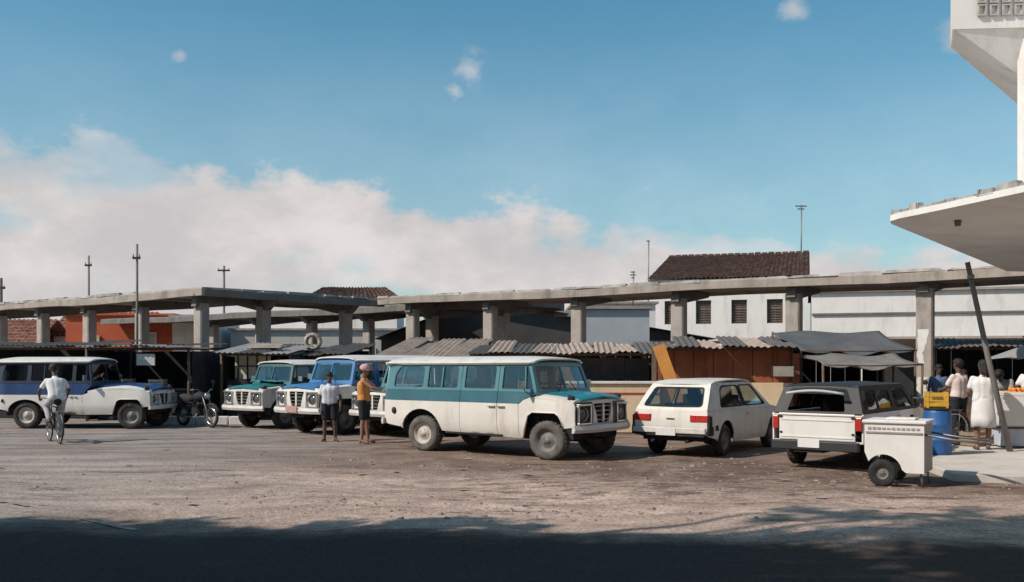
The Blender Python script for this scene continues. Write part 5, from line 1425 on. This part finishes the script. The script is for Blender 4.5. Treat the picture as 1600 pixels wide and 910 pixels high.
def person(label, loc, rz, H, J, top, bottom, top_m, bottom_m, skin=SKIN, hair_m=HAIR, hair='short', cap_m=None, shoe_m=None, sleeves='short', group='people in the yard', curl=.5):
    """x forward, y left. J overrides joints given for a 1.70 m adult; clothes are children of the body"""
    k = H/1.70
    D = dict(pelvis=(0, 0, .93), belly=(0, 0, 1.08), chest=(0, 0, 1.27), neck=(0, 0, 1.44), head=(.02, 0, 1.575), top=(.0, 0, 1.62),
             sh_l=(0, .172, 1.355), sh_r=(0, -.172, 1.355), el_l=(-.02, .235, 1.09), el_r=(-.02, -.235, 1.09), wr_l=(.05, .25, .85), wr_r=(.05, -.25, .85),
             hip_l=(0, .095, .90), hip_r=(0, -.095, .90), kn_l=(.02, .10, .49), kn_r=(.02, -.10, .49), an_l=(-.01, .105, .075), an_r=(-.01, -.105, .075),
             toe_l=(.15, .13, .03), toe_r=(.15, -.13, .03), face=(1, 0, 0))
    D.update(J)
    j = {n: Vector(v)*(1 if n == 'face' else k) for n, v in D.items()}
    root = empty('person', loc, rz, label, 'person', group)
    c = []
    def cap_(a, ra, b, rb): c.append((a, ra*k, b, rb*k))
    lat = Vector((0, 1, 0))
    if 'lat' in D: lat = Vector(D['lat']).normalized()
    for s in (-1, 1):
        o = lat*s*k
        cap_(j['pelvis']+o*.075, .095, j['belly']+o*.055, .095); cap_(j['belly']+o*.055, .095, j['chest']+o*.080, .105); cap_(j['chest']+o*.080, .105, j['chest']*.35+(j['sh_l'] if s > 0 else j['sh_r'])*.65, .065)
    cap_(j['pelvis'], .10, j['belly'], .098); cap_(j['belly'], .098, j['chest'], .112)
    cap_(j['chest'], .10, j['neck'], .052); cap_(j['neck'], .054, j['head'], .055)
    f = j['face'].normalized()
    up = (j['head']-j['neck']).normalized(); f = (f-up*f.dot(up)).normalized(); sd = up.cross(f)
    hc = j['head']+up*.035*k
    cap_(hc-f*.022*k, .083, hc+f*.012*k+up*.012*k, .080); cap_(hc+f*.03*k-up*.055*k, .058, hc+f*.045*k-up*.095*k, .034)      # skull, jaw
    cap_(hc+f*.088*k-up*.01*k, .009, hc+f*.107*k-up*.042*k, .014)                                                               # nose
    cap_(hc+f*.086*k-up*.078*k+sd*.016*k, .008, hc+f*.086*k-up*.078*k-sd*.016*k, .008)                                          # lips
    cap_(hc+f*.078*k+up*.012*k+sd*.035*k, .010, hc+f*.078*k+up*.012*k-sd*.035*k, .010)                                          # brow
    for s in (-1, 1): cap_(hc+sd*s*.084*k-up*.03*k-f*.005*k, .012, hc+sd*s*.089*k+up*.012*k-f*.012*k, .014)                     # ears
    for s in ('l', 'r'):
        sh, el, wr = j['sh_'+s], j['el_'+s], j['wr_'+s]
        cap_(sh, .056, (sh+el)/2, .046); cap_((sh+el)/2, .046, el, .037); cap_(el, .038, (el*2+wr)/3, .040); cap_((el*2+wr)/3, .040, wr, .025)
        d = (wr-el).normalized(); ax = Vector(D.get('palm_'+s, (0, 1 if s == 'l' else -1, 0))); nrm = (ax-d*ax.dot(d)).normalized(); ac = d.cross(nrm)
        if ac.x < 0: ac = -ac
        pm = wr+d*.055*k
        for q in (-.026, -.009, .009, .026): cap_(wr+d*.012*k+ac*q*.7*k, .015, wr+d*.088*k+ac*q*1.15*k, .013)
        for q, L_ in ((.030, .066), (.011, .076), (-.009, .071), (-.028, .056)):
            b0 = wr+d*.092*k+ac*q*1.05*k; b1 = b0+(d*math.cos(curl)-nrm*math.sin(curl))*L_*.5*k; b2 = b1+(d*math.cos(curl*2)-nrm*math.sin(curl*2))*L_*.5*k
            cap_(b0, .0095, b1, .009); cap_(b1, .009, b2, .0078)
        t0 = wr+d*.03*k+ac*.03*k; t1 = t0+(d*.6+ac*.75-nrm*.2).normalized()*.038*k; t2 = t1+(d*.9+ac*.3-nrm*.35).normalized()*.030*k
        cap_(t0, .014, t1, .0115); cap_(t1, .011, t2, .009)
        hp, kn, an, to = j['hip_'+s], j['kn_'+s], j['an_'+s], j['toe_'+s]
        cap_(hp, .092, (hp+kn)/2, .074); cap_((hp+kn)/2, .074, kn, .053); cap_(kn, .053, (kn*2+an)/3+Vector((-.012, 0, 0))*k, .054); cap_((kn*2+an)/3, .052, an, .035)
        he = an+(an-to).normalized()*.045*k; he.z = to.z+.004
        cap_(an, .036, he, .032); cap_(an, .034, (an+to)/2-Vector((0, 0, .008*k)), .034); cap_((an+to)/2-Vector((0, 0, .008*k)), .034, to, .026)
    body = blob('body', c, skin, root, .0085*max(.9, k), 5)
    # eyes
    for s in (-1, 1):
        e = hc+f*.083*k+sd*s*.031*k-up*.004*k
        MB().lathe([(.001, -.008*k), (.008*k, 0), (.001, .008*k)], e, 'Z', 8).build('eye', HAIR, root)
    # hair or cap
    if hair == 'long':
        hcaps = [(hc-f*.03*k+up*.015*k, .101*k, hc+f*.005*k+up*.03*k, .088*k), (hc-f*.055*k-up*.02*k, .080*k, hc-f*.075*k-up*.15*k, .060*k)]
        for s in (-1, 1): hcaps.append((hc-f*.035*k+sd*s*.055*k, .050*k, hc-f*.05*k+sd*s*.06*k-up*.14*k, .035*k))
    else:
        hcaps = [(hc-f*.030*k+up*.020*k, .097*k, hc+f*.006*k+up*.040*k, .090*k), (hc-f*.05*k-up*.025*k, .068*k, hc-f*.05*k, .080*k)]
    blob('hair', hcaps, hair_m, root, .012, 4, .01)
    if cap_m:
        cc = [(hc-f*.022*k+up*.038*k, .103*k, hc+f*.005*k+up*.048*k, .100*k)]
        cp = blob('cap', cc, cap_m, root, .012, 3)
        v = MB(); n = 9; vs = []
        for i in range(n):
            a = R(-70+140*i/(n-1)); rr = .088*k
            p = hc+up*.036*k+(f*math.cos(a)+sd*math.sin(a))*rr; q = hc+up*.020*k+(f*math.cos(a)*1.75+sd*math.sin(a)*1.02)*rr
            vs += [p, q, p-up*.006*k, q-up*.006*k]
        fs = []
        for i in range(n-1):
            b0, b1 = i*4, i*4+4
            fs += [[b0, b0+1, b1+1, b1], [b0+2, b1+2, b1+3, b0+3], [b0+1, b0+3, b1+3, b1+1]]
        v.add(vs, fs, True).build('visor', cap_m, cp)
    # top garment
    t = []
    def tc_(a, ra, b, rb): t.append((a, ra*k, b, rb*k))
    for s in (-1, 1):
        o = lat*s*k; shj = j['sh_l'] if s > 0 else j['sh_r']
        tc_(j['pelvis']+o*.082+Vector((0, 0, .03*k)), .112, j['belly']+o*.062, .112); tc_(j['belly']+o*.062, .112, j['chest']+o*.085, .120); tc_(j['chest']+o*.080, .116, j['chest']*.45+shj*.55, .062)
    tc_(j['pelvis']+Vector((0, 0, .03*k)), .120, j['belly'], .120); tc_(j['belly'], .120, j['chest'], .132)
    tc_(j['chest'], .11, j['chest']*.25+j['neck']*.75, .066)
    for s in ('l', 'r'):
        sh, el, wr = j['sh_'+s], j['el_'+s], j['wr_'+s]
        tc_(j['chest']*.3+sh*.7, .070, sh, .060)
        if sleeves == 'short': tc_(sh, .060, sh*.35+el*.65, .054)
        elif sleeves == 'long': tc_(sh, .068, el, .054); tc_(el, .054, wr*.9+el*.1, .040)
    blob('shirt' if bottom != 'dress' else 'dress_bodice', t, top_m, root, .013, 5, .012)
    # bottom garment
    t = []
    if bottom == 'dress':
        n = 22; vs = []; fs = []; kz = .44*k; zs = [(1.04*k, .150*k, .105*k), (.93*k, .185*k, .130*k), (.78*k, .200*k, .148*k), (.60*k, .215*k, .165*k), (kz, .225*k, .175*k)]
        for (z, ry, rx) in zs:
            for i in range(n):
                a = 2*math.pi*i/n; w = 1+.07*math.sin(a*5+z*7)*(1.0-z/(1.0*k))*2
                vs.append((j['pelvis'].x+rx*w*math.cos(a), j['pelvis'].y+ry*w*math.sin(a), z+.012*math.sin(a*3)))
        for q in range(len(zs)-1):
            for i in range(n): fs.append([q*n+i, q*n+(i+1) % n, (q+1)*n+(i+1) % n, (q+1)*n+i])
        o = MB().add(vs, fs, True).build('skirt', bottom_m, root); md = o.modifiers.new('thick', 'SOLIDIFY'); md.thickness = .008
    else:
        for s in (-1, 1): t.append((j['pelvis']+lat*s*.078*k+Vector((0, 0, .04*k)), .108*k, (j['hip_l'] if s > 0 else j['hip_r']), .108*k))
        t.append((j['pelvis']+Vector((0, 0, .04*k)), .112*k, j['pelvis']-Vector((0, 0, .02*k)), .112*k))
        for s in ('l', 'r'):
            hp, kn, an = j['hip_'+s], j['kn_'+s], j['an_'+s]
            if bottom == 'shorts': t.append((hp, .105*k, hp*.22+kn*.78, .083*k))
            else: t += [(hp, .103*k, kn, .072*k), (kn, .072*k, kn*.06+an*.94, .058*k)]
        blob('shorts' if bottom == 'shorts' else 'trousers', t, bottom_m, root, .013, 4, .010)
    if shoe_m:
        for s in ('l', 'r'):
            an, to = j['an_'+s], j['toe_'+s]; he = an+(an-to).normalized()*.05*k; he.z = to.z
            blob('shoe', [(he, .038*k, (he+to)/2+Vector((0, 0, .012)), .042*k), ((he+to)/2+Vector((0, 0, .012)), .042*k, to+(to-he).normalized()*.02, .032*k)], shoe_m, root, .011, 3)
    return root
WHITEC = mat('white_cotton', (.74, .72, .71), .9, var=.10, scale=6)
GREYC = mat('pale_grey_cotton', (.62, .63, .69), .9, var=.15, scale=6)
ORANGEC = mat('orange_cotton', (.66, .27, .075), .9, var=.18, scale=6)
DARKC = mat('dark_cotton', (.02, .02, .024), .9, var=.3, scale=6)
PINKC = mat('faded_pink_cotton', (.55, .33, .34), .9, var=.15, scale=8)
PALEP = mat('pale_pink_cotton', (.72, .58, .54), .9, var=.12, scale=6)
JEANC = mat('pale_denim', (.42, .43, .47), .9, var=.2, scale=8)
SANDAL = mat('sandal_rubber', (.10, .06, .045), .8)

# cyclist riding away from the camera
bx0 = Vector((-9.80, 20.80)); bx1 = Vector((-10.42, 21.64)); bd = (bx1-bx0).normalized(); bc = (bx0+bx1)/2
BA = math.atan2(bd.y, bd.x)
bicycle('bicycle with dark frame ridden by the man in white at left', (bc.x, bc.y, 0), BA, mat('dark_bike_paint', (.05, .045, .05), .4))
person('man in white shirt and pale trousers riding a bicycle away at left', (bc.x, bc.y, 0), BA, 1.70,
       dict(pelvis=(-.25, 0, .98), belly=(-.20, 0, 1.13), chest=(-.10, .0, 1.31), neck=(-.02, .0, 1.475), head=(.03, .01, 1.60),
            sh_l=(-.07, .165, 1.365), sh_r=(-.07, -.165, 1.365), el_l=(.02, .30, 1.16), el_r=(.02, -.30, 1.16), wr_l=(.13, .285, 1.02), wr_r=(.13, -.285, 1.02),
            hip_l=(-.22, .10, .95), hip_r=(-.22, -.10, .95), kn_l=(.14, .14, .83), kn_r=(.10, -.13, .56), an_l=(-.09, .13, .52), an_r=(-.06, -.13, .20), toe_l=(.06, .14, .475), toe_r=(.09, -.14, .155)),
       'shirt', 'trousers', WHITEC, JEANC, SKIN_D, shoe_m=SANDAL, sleeves='short', curl=1.0)
# boy and man beside the blue wagon
person('boy in pale bluish-white shirt and dark shorts standing before the blue wagon', (-4.09, 21.5, 0), R(-82), 1.54,
       dict(an_l=(-.02, .15, .075), an_r=(.0, -.12, .075), toe_l=(.12, .20, .03), toe_r=(.15, -.17, .03), kn_l=(.03, .125, .49), kn_r=(.02, -.11, .49), wr_l=(.10, .27, .86), el_l=(-.03, .27, 1.10)),
       'shirt', 'shorts', GREYC, DARKC, SKIN_D, sleeves='short')
person('man in orange shirt, dark shorts and faded pink cap reaching towards the teal wagon', (-3.24, 21.0, 0), R(-14), 1.69,
       dict(sh_r=(.05, -.17, 1.37), el_r=(.27, -.20, 1.23), wr_r=(.47, -.12, 1.17), sh_l=(-.02, .18, 1.37), el_l=(.20, .24, 1.2), wr_l=(.42, .20, 1.17), an_l=(.06, .09, .075), toe_l=(.21, .10, .03), palm_r=(0, 0, 1), palm_l=(0, 0, 1)),
       'shirt', 'shorts', ORANGEC, DARKC, SKIN, cap_m=PINKC, sleeves='none')
# people on the pavement at right
person('man in pale pink shirt and dark trousers standing behind the blue drum', (9.10, 19.55, .12), R(115), 1.70,
       dict(el_r=(.12, -.25, 1.12), wr_r=(.32, -.16, 1.08), el_l=(.12, .25, 1.12), wr_l=(.32, .16, 1.08)), 'shirt', 'trousers', PALEP, DARKC, SKIN_D, shoe_m=SANDAL, sleeves='short')
person('woman in knee-length white dress standing beside the leaning pole', (8.88, 18.1, .12), R(70), 1.68,
       dict(el_r=(.10, -.24, 1.13), wr_r=(.28, -.10, 1.10), el_l=(.03, .25, 1.11), wr_l=(.20, .17, 1.0), face=(.8, .5, -.1), an_r=(.10, -.10, .075), toe_r=(.25, -.11, .03)), 'shirt', 'dress', WHITEC, WHITEC, SKIN, hair='long', shoe_m=SANDAL, sleeves='short')
person('person in grey shirt bending over the white fruit cart', (10.35, 20.2, .12), R(-130), 1.66,
       dict(pelvis=(-.12, 0, .92), belly=(-.02, 0, 1.05), chest=(.14, 0, 1.20), neck=(.28, 0, 1.32), head=(.38, 0, 1.40), sh_l=(.20, .18, 1.28), sh_r=(.20, -.18, 1.28), el_l=(.30, .22, 1.03), el_r=(.30, -.22, 1.03),
            wr_l=(.45, .16, .92), wr_r=(.45, -.16, .92), hip_l=(-.10, .095, .89), hip_r=(-.10, -.095, .89), face=(.8, 0, -.6)), 'shirt', 'trousers', mat('grey_cotton', (.36, .35, .33), .9, var=.2), DARKC, SKIN_D, shoe_m=SANDAL, sleeves='short')

# ================================================================== things at right
# white two-wheeled cart in front of the pickup
def cart():
    rz = R(-32)
    root = empty('vendor_cart', (5.62, 13.95, 0), rz, 'white boxy vendor cart with black wheels in front of the pickup', 'cart')
    Wm = mat('white_cart_paint', (.76, .72, .68), .55, var=.1, scale=3, dirt=(.42, .34, .28), dirt_amt=.4, dirt_scale=2)
    w, d, z0, z1 = .80, .74, .20, .89
    # body: side walls as panels, cut for the wheels along the bottom
    for s in (-1, 1):
        ol = [(-w/2, z0+.28), (-w/2, z1), (w/2, z1), (w/2, z0)] + [(.16, z0)] + arc(-.14, .20, .25, 10, 145, 10)
        panel('side_wall', ol, [], lambda u, v, s=s: (u, s*d/2, v), Wm, root, (0, -s*.02, 0), .2)
        MB().box((0, s*(d/2+.006), z1-.13), (w-.04, .014, .025)).build('trim_strip', mat('grey_trim', (.3, .29, .28), .6), root)
        lt = MB(); r3 = random.Random(6)
        for k in range(11): lt.box((-.33+.065*k, s*(d/2+.006), z1-.07), (.045, .006, r3.uniform(.02, .04)))
        o = lt.build('worn_lettering', mat('grey_lettering', (.34, .33, .33), .7), root); o['kind'] = 'stuff'
        wheel(root, -.14, s*(d/2+.065), .19, .075, RIMD, BLACK, rim_r=.085, side=s)
    for s in (-1, 1): MB().box((s*(w/2-.01), 0, (z0+z1)/2+(.14 if s < 0 else 0)), (.02, d-.045, z1-z0-(.28 if s < 0 else 0))).build('end_wall', Wm if s < 0 else mat('shaded_end_paint', (.40, .37, .35), .6), root)  # handle end gets darker paint to imitate its shaded side
    MB().box((0, 0, z0+.32), (w-.045, d-.045, .02)).build('floor', Wm, root)
    lid = MB(); lid.box((0, 0, z1+.025), (w+.06, d+.06, .045)); lid.build('lid', Wm, root, bev=.012)
    MB().box((.05, 0, z1+.062), (.40, .30, .028)).build('lid_hatch', Wm, root, bev=.01)
    MB().box((-w/2-.02, 0, z1-.05), (.02, .2, .03)).build('latch', METAL, root)
    MB().tube([(-.14, -d/2, .19), (-.14, d/2, .19)], .018, 8).build('axle', METAL, root)
    for s in (-1, 1):
        MB().tube([(w/2-.05, s*.30, z1-.14), (w/2+.35, s*.30, z1-.20), (w/2+.80, s*.29, z1-.24)], .016, 8).build('handle', METAL, root)
    MB().tube([(w/2+.80, -.29, z1-.24), (w/2+.80, .29, z1-.24)], .018, 8).build('cross_handle', METAL, root)
    for s in (-1, 1): MB().tube([(w/2-.06, s*.28, .22), (w/2-.03, s*.28, .0)], .016, 7).build('rest_leg', METAL, root)
    return root
cart()
def drum(label, loc, r, h, m):
    root = empty('plastic_drum', loc, 0, label, 'drum', 'blue plastic drums')
    MB().lathe([(.001, 0), (r*.93, 0), (r*.97, .03), (r, .12), (r, h*.30), (r*1.035, h*.32), (r*1.035, h*.35), (r, h*.37), (r, h*.63), (r*1.035, h*.65), (r*1.035, h*.68), (r, h*.70), (r*.99, h-.07), (r*.93, h-.02), (r*.9, h), (.001, h-.01)], (0, 0, 0), 'Z', 28).build('drum_body', m, root)
    MB().lathe([(r*.90, h), (r*.97, h), (r*.97, h+.03), (r*.9, h+.035)], (0, 0, 0), 'Z', 28, closed=True).build('lid_ring', BLACK, root)
    return root
DBLUE = mat('blue_plastic', (.022, .115, .34), .45, var=.2, scale=4, dirt=(.10, .16, .28), dirt_amt=.4)
drum('tall blue plastic drum behind the cart handles', (7.62, 17.2, 0.12), .235, .80, DBLUE)
drum('darker squat blue drum partly hidden behind the white cart', (7.10, 17.6, 0.0), .25, .78, mat('dark_blue_plastic', (.014, .05, .19), .5, var=.2))
yb = empty('yellow_crate', (7.60, 17.2, .955), R(-14), 'yellow plastic crate standing on top of the tall blue drum', 'crate'); yb.scale = (.82, .82, .95)
YEL = mat('yellow_plastic', (.70, .40, .05), .6, var=.2, scale=6, dirt=(.35, .20, .05), dirt_amt=.5)
for sx_, sy_, wx_, wy_ in ((0, -1, .42, .02), (0, 1, .42, .02), (-1, 0, .02, .30), (1, 0, .02, .30)):
    for zz_ in (.045, .135, .225):
        MB().box((sx_*.20, sy_*.16, zz_+.02), (wx_ if sx_ == 0 else .02, wy_ if sx_ == 0 else .298, .072)).build('slat', YEL, yb)
for sx_ in (-1, 1):
    for sy_ in (-1, 1): MB().box((sx_*.198, sy_*.158, .15), (.045, .045, .30)).build('corner_post', YEL, yb)
MB().box((0, 0, .015), (.38, .30, .02)).build('crate_floor', YEL, yb)
MB().box((0, -.175, .19), (.22, .012, .05)).build('printed_band', mat('brown_print', (.25, .12, .02), .7), yb)
# leaning post
lp = empty('leaning_post', (9.22, 17.75, .12), 0, 'grey wooden post leaning to the left at the pavement edge', 'post')
MB().tube([(0, 0, -.05), (-.42, 0, 1.75), (-.80, 0, 3.50)], [.055, .05, .045], 9).build('shaft', POLEM, lp)
MB().tube([(-.73, 0, 3.2), (-.745, 0, 3.26)], [.062, .062], 9).build('band', METAL, lp)
# white fruit cart with oranges
fc = empty('fruit_cart', (9.98, 18.75, .12), R(-10), 'white fruit cart heaped with oranges at the right edge', 'cart')
MB().box((0, 0, .71), (1.05, .7, .60)).build('box_body', mat('white_cart_paint', (.76, .72, .68), .55), fc, bev=.015)
MB().box((0, 0, .385), (1.09, .74, .035)).build('lower_rail', WOOD, fc)
MB().box((0, 0, .20), (1.0, .66, .33)).build('skirt_board', mat('pale_blue_skirt', (.55, .58, .66), .7, var=.2), fc)
for s in (-1, 1):
    MB().box((0, s*.34, 1.045), (1.05, .03, .07)).build('tray_edge', WHITEW, fc); MB().box((s*.51, 0, 1.045), (.03, .64, .07)).build('tray_edge', WHITEW, fc)
om = MB().lathe([(.001, -.042), (.024, -.036), (.040, -.014), (.042, .006), (.034, .028), (.016, .040), (.001, .040)], (0, 0, 0), 'Z', 12).mesh('orange')
om.materials.append(mat('orange_peel', (.72, .25, .035), .5, var=.15, scale=20, bump=.2, bscale=80))
r2 = random.Random(9); cs, sn = math.cos(R(-10)), math.sin(R(-10))
for lay, (n_x, n_y, zz) in enumerate(((7, 4, 1.055), (5, 3, 1.115))):
    for i in range(n_x):
        for q in range(n_y):
            x = (i-(n_x-1)/2)*.095+r2.uniform(-.01, .01); y = (q-(n_y-1)/2)*.095+r2.uniform(-.01, .01)
            o = link_mesh('orange', om, None, None, (9.98+x*cs-y*sn, 18.75+x*sn+y*cs, .12+zz), (r2.uniform(0, 3), r2.uniform(0, 3), 0))
            tag(o, 'orange fruit heaped on the white cart at right', 'orange', 'oranges on the fruit cart')
# parasol over the fruit stall
um = empty('market_umbrella', (11.3, 20.3, .12), 0, 'grey market umbrella cut by the right edge of the photo', 'umbrella')
MB().tube([(0, 0, 0), (0, 0, 2.15)], .022, 8).build('pole', METAL, um)
vs = [(0, 0, 2.18)]; fs = []
for i in range(16):
    a = 2*math.pi*i/16; rr = 1.15*(1 if i % 2 == 0 else .95); vs.append((rr*math.cos(a), rr*math.sin(a), 1.72+(0 if i % 2 == 0 else .035)))
for i in range(16): fs.append([0, 1+i, 1+(i+1) % 16])
MB().add(vs, fs).build('canopy', mat('umbrella_cloth', (.30, .30, .31), .8, var=.2), um)
for i in range(8):
    a = 2*math.pi*i/8; MB().tube([(0, 0, 2.14), (1.13*math.cos(a), 1.13*math.sin(a), 1.71)], .007, 5).build('rib', METAL, um)
# white pasted posters on the right canopy column, tyre and bundle on the stall roof
cx_, cy_ = colsR[5]
for i, (z0, z1, w, lab) in enumerate(((1.75, 2.75, .34, 'torn white poster high on the right canopy column'), (.55, 1.35, .36, 'faded white poster low on the right canopy column'))):
    p = Vector((cx_, cy_)) - nR*.207 - dR*.03; ang = math.atan2(dR.y, dR.x)
    n = 10; vs = []; r3 = random.Random(i+2)
    L = [(-w/2+r3.uniform(0, .05), z0+(z1-z0)*k/n) for k in range(n+1)]; Rr = [(w/2-r3.uniform(0, .12)-(.1 if i == 0 and k < 4 else 0), z0+(z1-z0)*k/n) for k in range(n+1)]
    for (a_, za), (b_, zb) in zip(L, Rr):
        for q in (a_, b_): vs.append((p.x+dR.x*q, p.y+dR.y*q, za))
    o = MB().add(vs, [[2*k, 2*k+1, 2*k+3, 2*k+2] for k in range(n)]).build('paper_poster', mat('white_paper', (.72, .70, .67), .9, var=.12, scale=5))
    tag(o, lab, 'poster')
tr_ = empty('old_tyre', (-6.55, 31.6, 2.17), 0, 'pale painted old tyre standing on the stall roof above the green wagon', 'tyre')
MB().lathe([(.17, -.07), (.24, -.09), (.30, -.05), (.30, .05), (.24, .09), (.17, .07)], (0, 0, .29), 'Y', 22, closed=True).build('tyre', mat('painted_tyre', (.55, .46, .36), .9, col2=(.06, .05, .05), scale=5), tr_)
bn = empty('plank_bundle', (-7.7, 30.3, 2.20), R(-25), 'bundle of pale boards lying on the kiosk roof edge', 'boards')
for k in range(5): MB().box((0, .09*k-.2, .05+.045*(k % 3)), (1.5-.1*k, .12, .035), rz=R(3*k-6)).build('plank', mat('bleached_wood', (.40, .35, .31), .9, var=.3, scale=4), bn)
# low white blocks standing in for sunlit ground seen past the left wagon
kb = MB(); 
for k in range(5):
    o = MB().box((0, 0, .11), (.42, .25, .24)).build('bright_ground_block', WHITEW, bev=.02); o.location = (-9.75+.47*k, 27.6-.02*k, 0)
    tag(o, ('leftmost', 'second', 'middle', 'fourth', 'rightmost')[k] + ' of five white blocks standing in for sunlit ground between left wagon and motorcycle', 'white block', 'white blocks for sunlit ground')

# ================================================================== market clutter
CRATEW = mat('crate_wood', (.30, .22, .15), .9, var=.35, scale=4, bump=.2)
def make_crate(w, d, h, m):
    """slatted wooden crate; returns list of (name, mesh)"""
    out = []
    for s in (-1, 1):
        for z in (.18, .5, .82):
            out.append(('slat', MB().box((0, s*(d/2-.008), h*z), (w, .016, h*.24)).mesh('slat')))
            out.append(('slat', MB().box((s*(w/2-.008), 0, h*z), (.016, d-.034, h*.24)).mesh('slat')))
    out.append(('crate_floor', MB().box((0, 0, .012), (w-.04, d-.04, .02)).mesh('crate_floor')))
    for sx in (-1, 1):
        for sy in (-1, 1): out.append(('corner_post', MB().box((sx*(w/2-.035), sy*(d/2-.035), h/2), (.035, .035, h)).mesh('corner_post')))
    for _, me in out: me.materials.append(m)
    return out
CR = make_crate(.52, .34, .30, CRATEW); CRP = make_crate(.48, .34, .28, mat('pale_crate_paint', (.55, .52, .48), .85, var=.2, scale=5))
def crate(label, loc, rz, kind=0):
    r = empty('crate', loc, rz, label, 'crate', 'crates among the stalls')
    for nm, me in (CR, CRP)[kind]: link_mesh(nm, me, None, r)
    return r
crate('lowest pale crate under the lower tarpaulin', (8.05, 22.9, 0), R(8), 1)
crate('middle wooden crate under the lower tarpaulin', (8.07, 22.92, .29), R(-4), 0)
crate('third crate of the stack under the lower tarpaulin', (8.04, 22.9, .60), R(5), 0)
crate('topmost pale crate of the stack under the tarpaulin', (8.06, 22.9, .91), R(-9), 1)
crate('crate on the ground between the tarpaulin posts', (8.75, 23.0, 0), R(15), 0)
crate('crate on top of another between the tarpaulin posts', (8.77, 22.98, .31), R(2), 0)
crate('wooden crate on the counter behind the teal wagon', (-.1, 25.55, 1.26), R(4), 0)
crate('pale crate near the middle of the counter behind the teal wagon', (1.0, 25.5, 1.26), R(-7), 1)
crate('wooden crate on the counter of the dark kiosk at left', (-11.9, 29.6, .985), R(4), 0)
crate('pale crate on the counter of the dark kiosk at left', (-10.9, 29.55, .985), R(-5), 1)
crate('wooden crate on the pavement beside the fruit cart', (9.15, 18.95, .12), R(30), 0)
sack('cloth_sack', 'white tied sack on the ground under the tarpaulins', (9.35, 23.2, 0), .26, .24, .62, SACKW, 3, 'sack')
sack('cloth_sack', 'small white sack on the crates between the tarpaulin posts', (8.76, 22.98, .61), .20, .17, .40, SACKW, 6, 'sack')
sack('cloth_sack', 'brownish sack beside the right canopy column', (11.45, 27.4, 0), .30, .27, .75, mat('jute_sack', (.33, .25, .17), .95, var=.25, scale=8, bump=.4), 5, 'sack')
def hang_panel(label, loc, rz, w, h, m):
    r = empty('kiosk_panel', loc, rz, label, 'board', 'boards and bright-opening panel hung on the kiosks')
    MB().box((0, 0, 0), (w, .02, h)).build('board_face', m, r)
    for s in (-1, 1): MB().box((s*(w/2+.014), 0, 0), (.028, .035, h+.05)).build('frame_edge', WOOD_D, r)
    MB().tube([(-w*.35, 0, h/2), (-w*.3, 0, h/2+.22)], .006, 5).build('cord', BLACK, r); MB().tube([(w*.35, 0, h/2), (w*.3, 0, h/2+.22)], .006, 5).build('cord', BLACK, r)
hang_panel('whitish panel standing in for a bright opening in the dark kiosk behind the left wagon', (-10.92, 28.62, 1.86), R(-4), .56, .34, mat('bright_opening_white', (.66, .63, .60), .9, var=.3, scale=5))  # pale panel paints the brightness of an opening through the kiosk
hang_panel('blank grey board hanging at the right end of the red-brown kiosk', (6.75, 23.9, 1.55), R(-7), .5, .25, mat('grey_board', (.40, .35, .30), .9, var=.3, scale=5))
# more people on the crowded pavement
person('man in white shirt behind the fruit cart, cut by the right edge', (10.75, 19.9, .12), R(-150), 1.70, dict(el_r=(.12, -.25, 1.12), wr_r=(.32, -.16, 1.02)), 'shirt', 'trousers', WHITEC, DARKC, SKIN, shoe_m=SANDAL)
person('man in blue shirt standing in the shade near the canopy column', (11.2, 25.2, 0), R(-100), 1.70, dict(), 'shirt', 'trousers', mat('blue_cotton', (.10, .16, .30), .9, var=.2), DARKC, SKIN_D, shoe_m=SANDAL)
person('woman in pale top walking behind the motorcycle on the pavement', (10.15, 21.6, 0), R(170), 1.60, dict(an_l=(.18, .10, .075), toe_l=(.33, .11, .05), kn_l=(.14, .10, .50), an_r=(-.18, -.10, .10), toe_r=(-.04, -.11, .03)), 'shirt', 'trousers', mat('pale_violet_cotton', (.55, .50, .60), .9, var=.15), JEANC, SKIN_D, hair='long', shoe_m=SANDAL)
bicycle('bicycle leaning beside the blue drum on the pavement', (8.35, 18.85, .12), R(-160), mat('faded_red_bike_paint', (.16, .05, .04), .5), lean=R(7))
# litter on the yard: scraps of paper and cardboard
lm_ = MB(); r2 = random.Random(77)
for i in range(34):
    x = r2.uniform(-9, 8); y = r2.uniform(11, 19.5); z = gz(x, y)+.012; s_ = r2.uniform(.03, .09); a = r2.uniform(0, 6.28)
    q = [(-s_, -s_*.7), (s_, -s_*.6), (s_*.9, s_*.7), (-s_*.8, s_*.6)]
    lm_.add([(x+u*math.cos(a)-v*math.sin(a), y+u*math.sin(a)+v*math.cos(a), z+r2.uniform(0, .02)) for u, v in q], [[0, 1, 2], [0, 2, 3]])
tag(lm_.build('litter', mat('paper_scraps', (.40, .35, .30), .9, col2=(.20, .16, .135), scale=.8)), 'small scraps of paper and cardboard littering the yard', 'litter', kind='stuff')
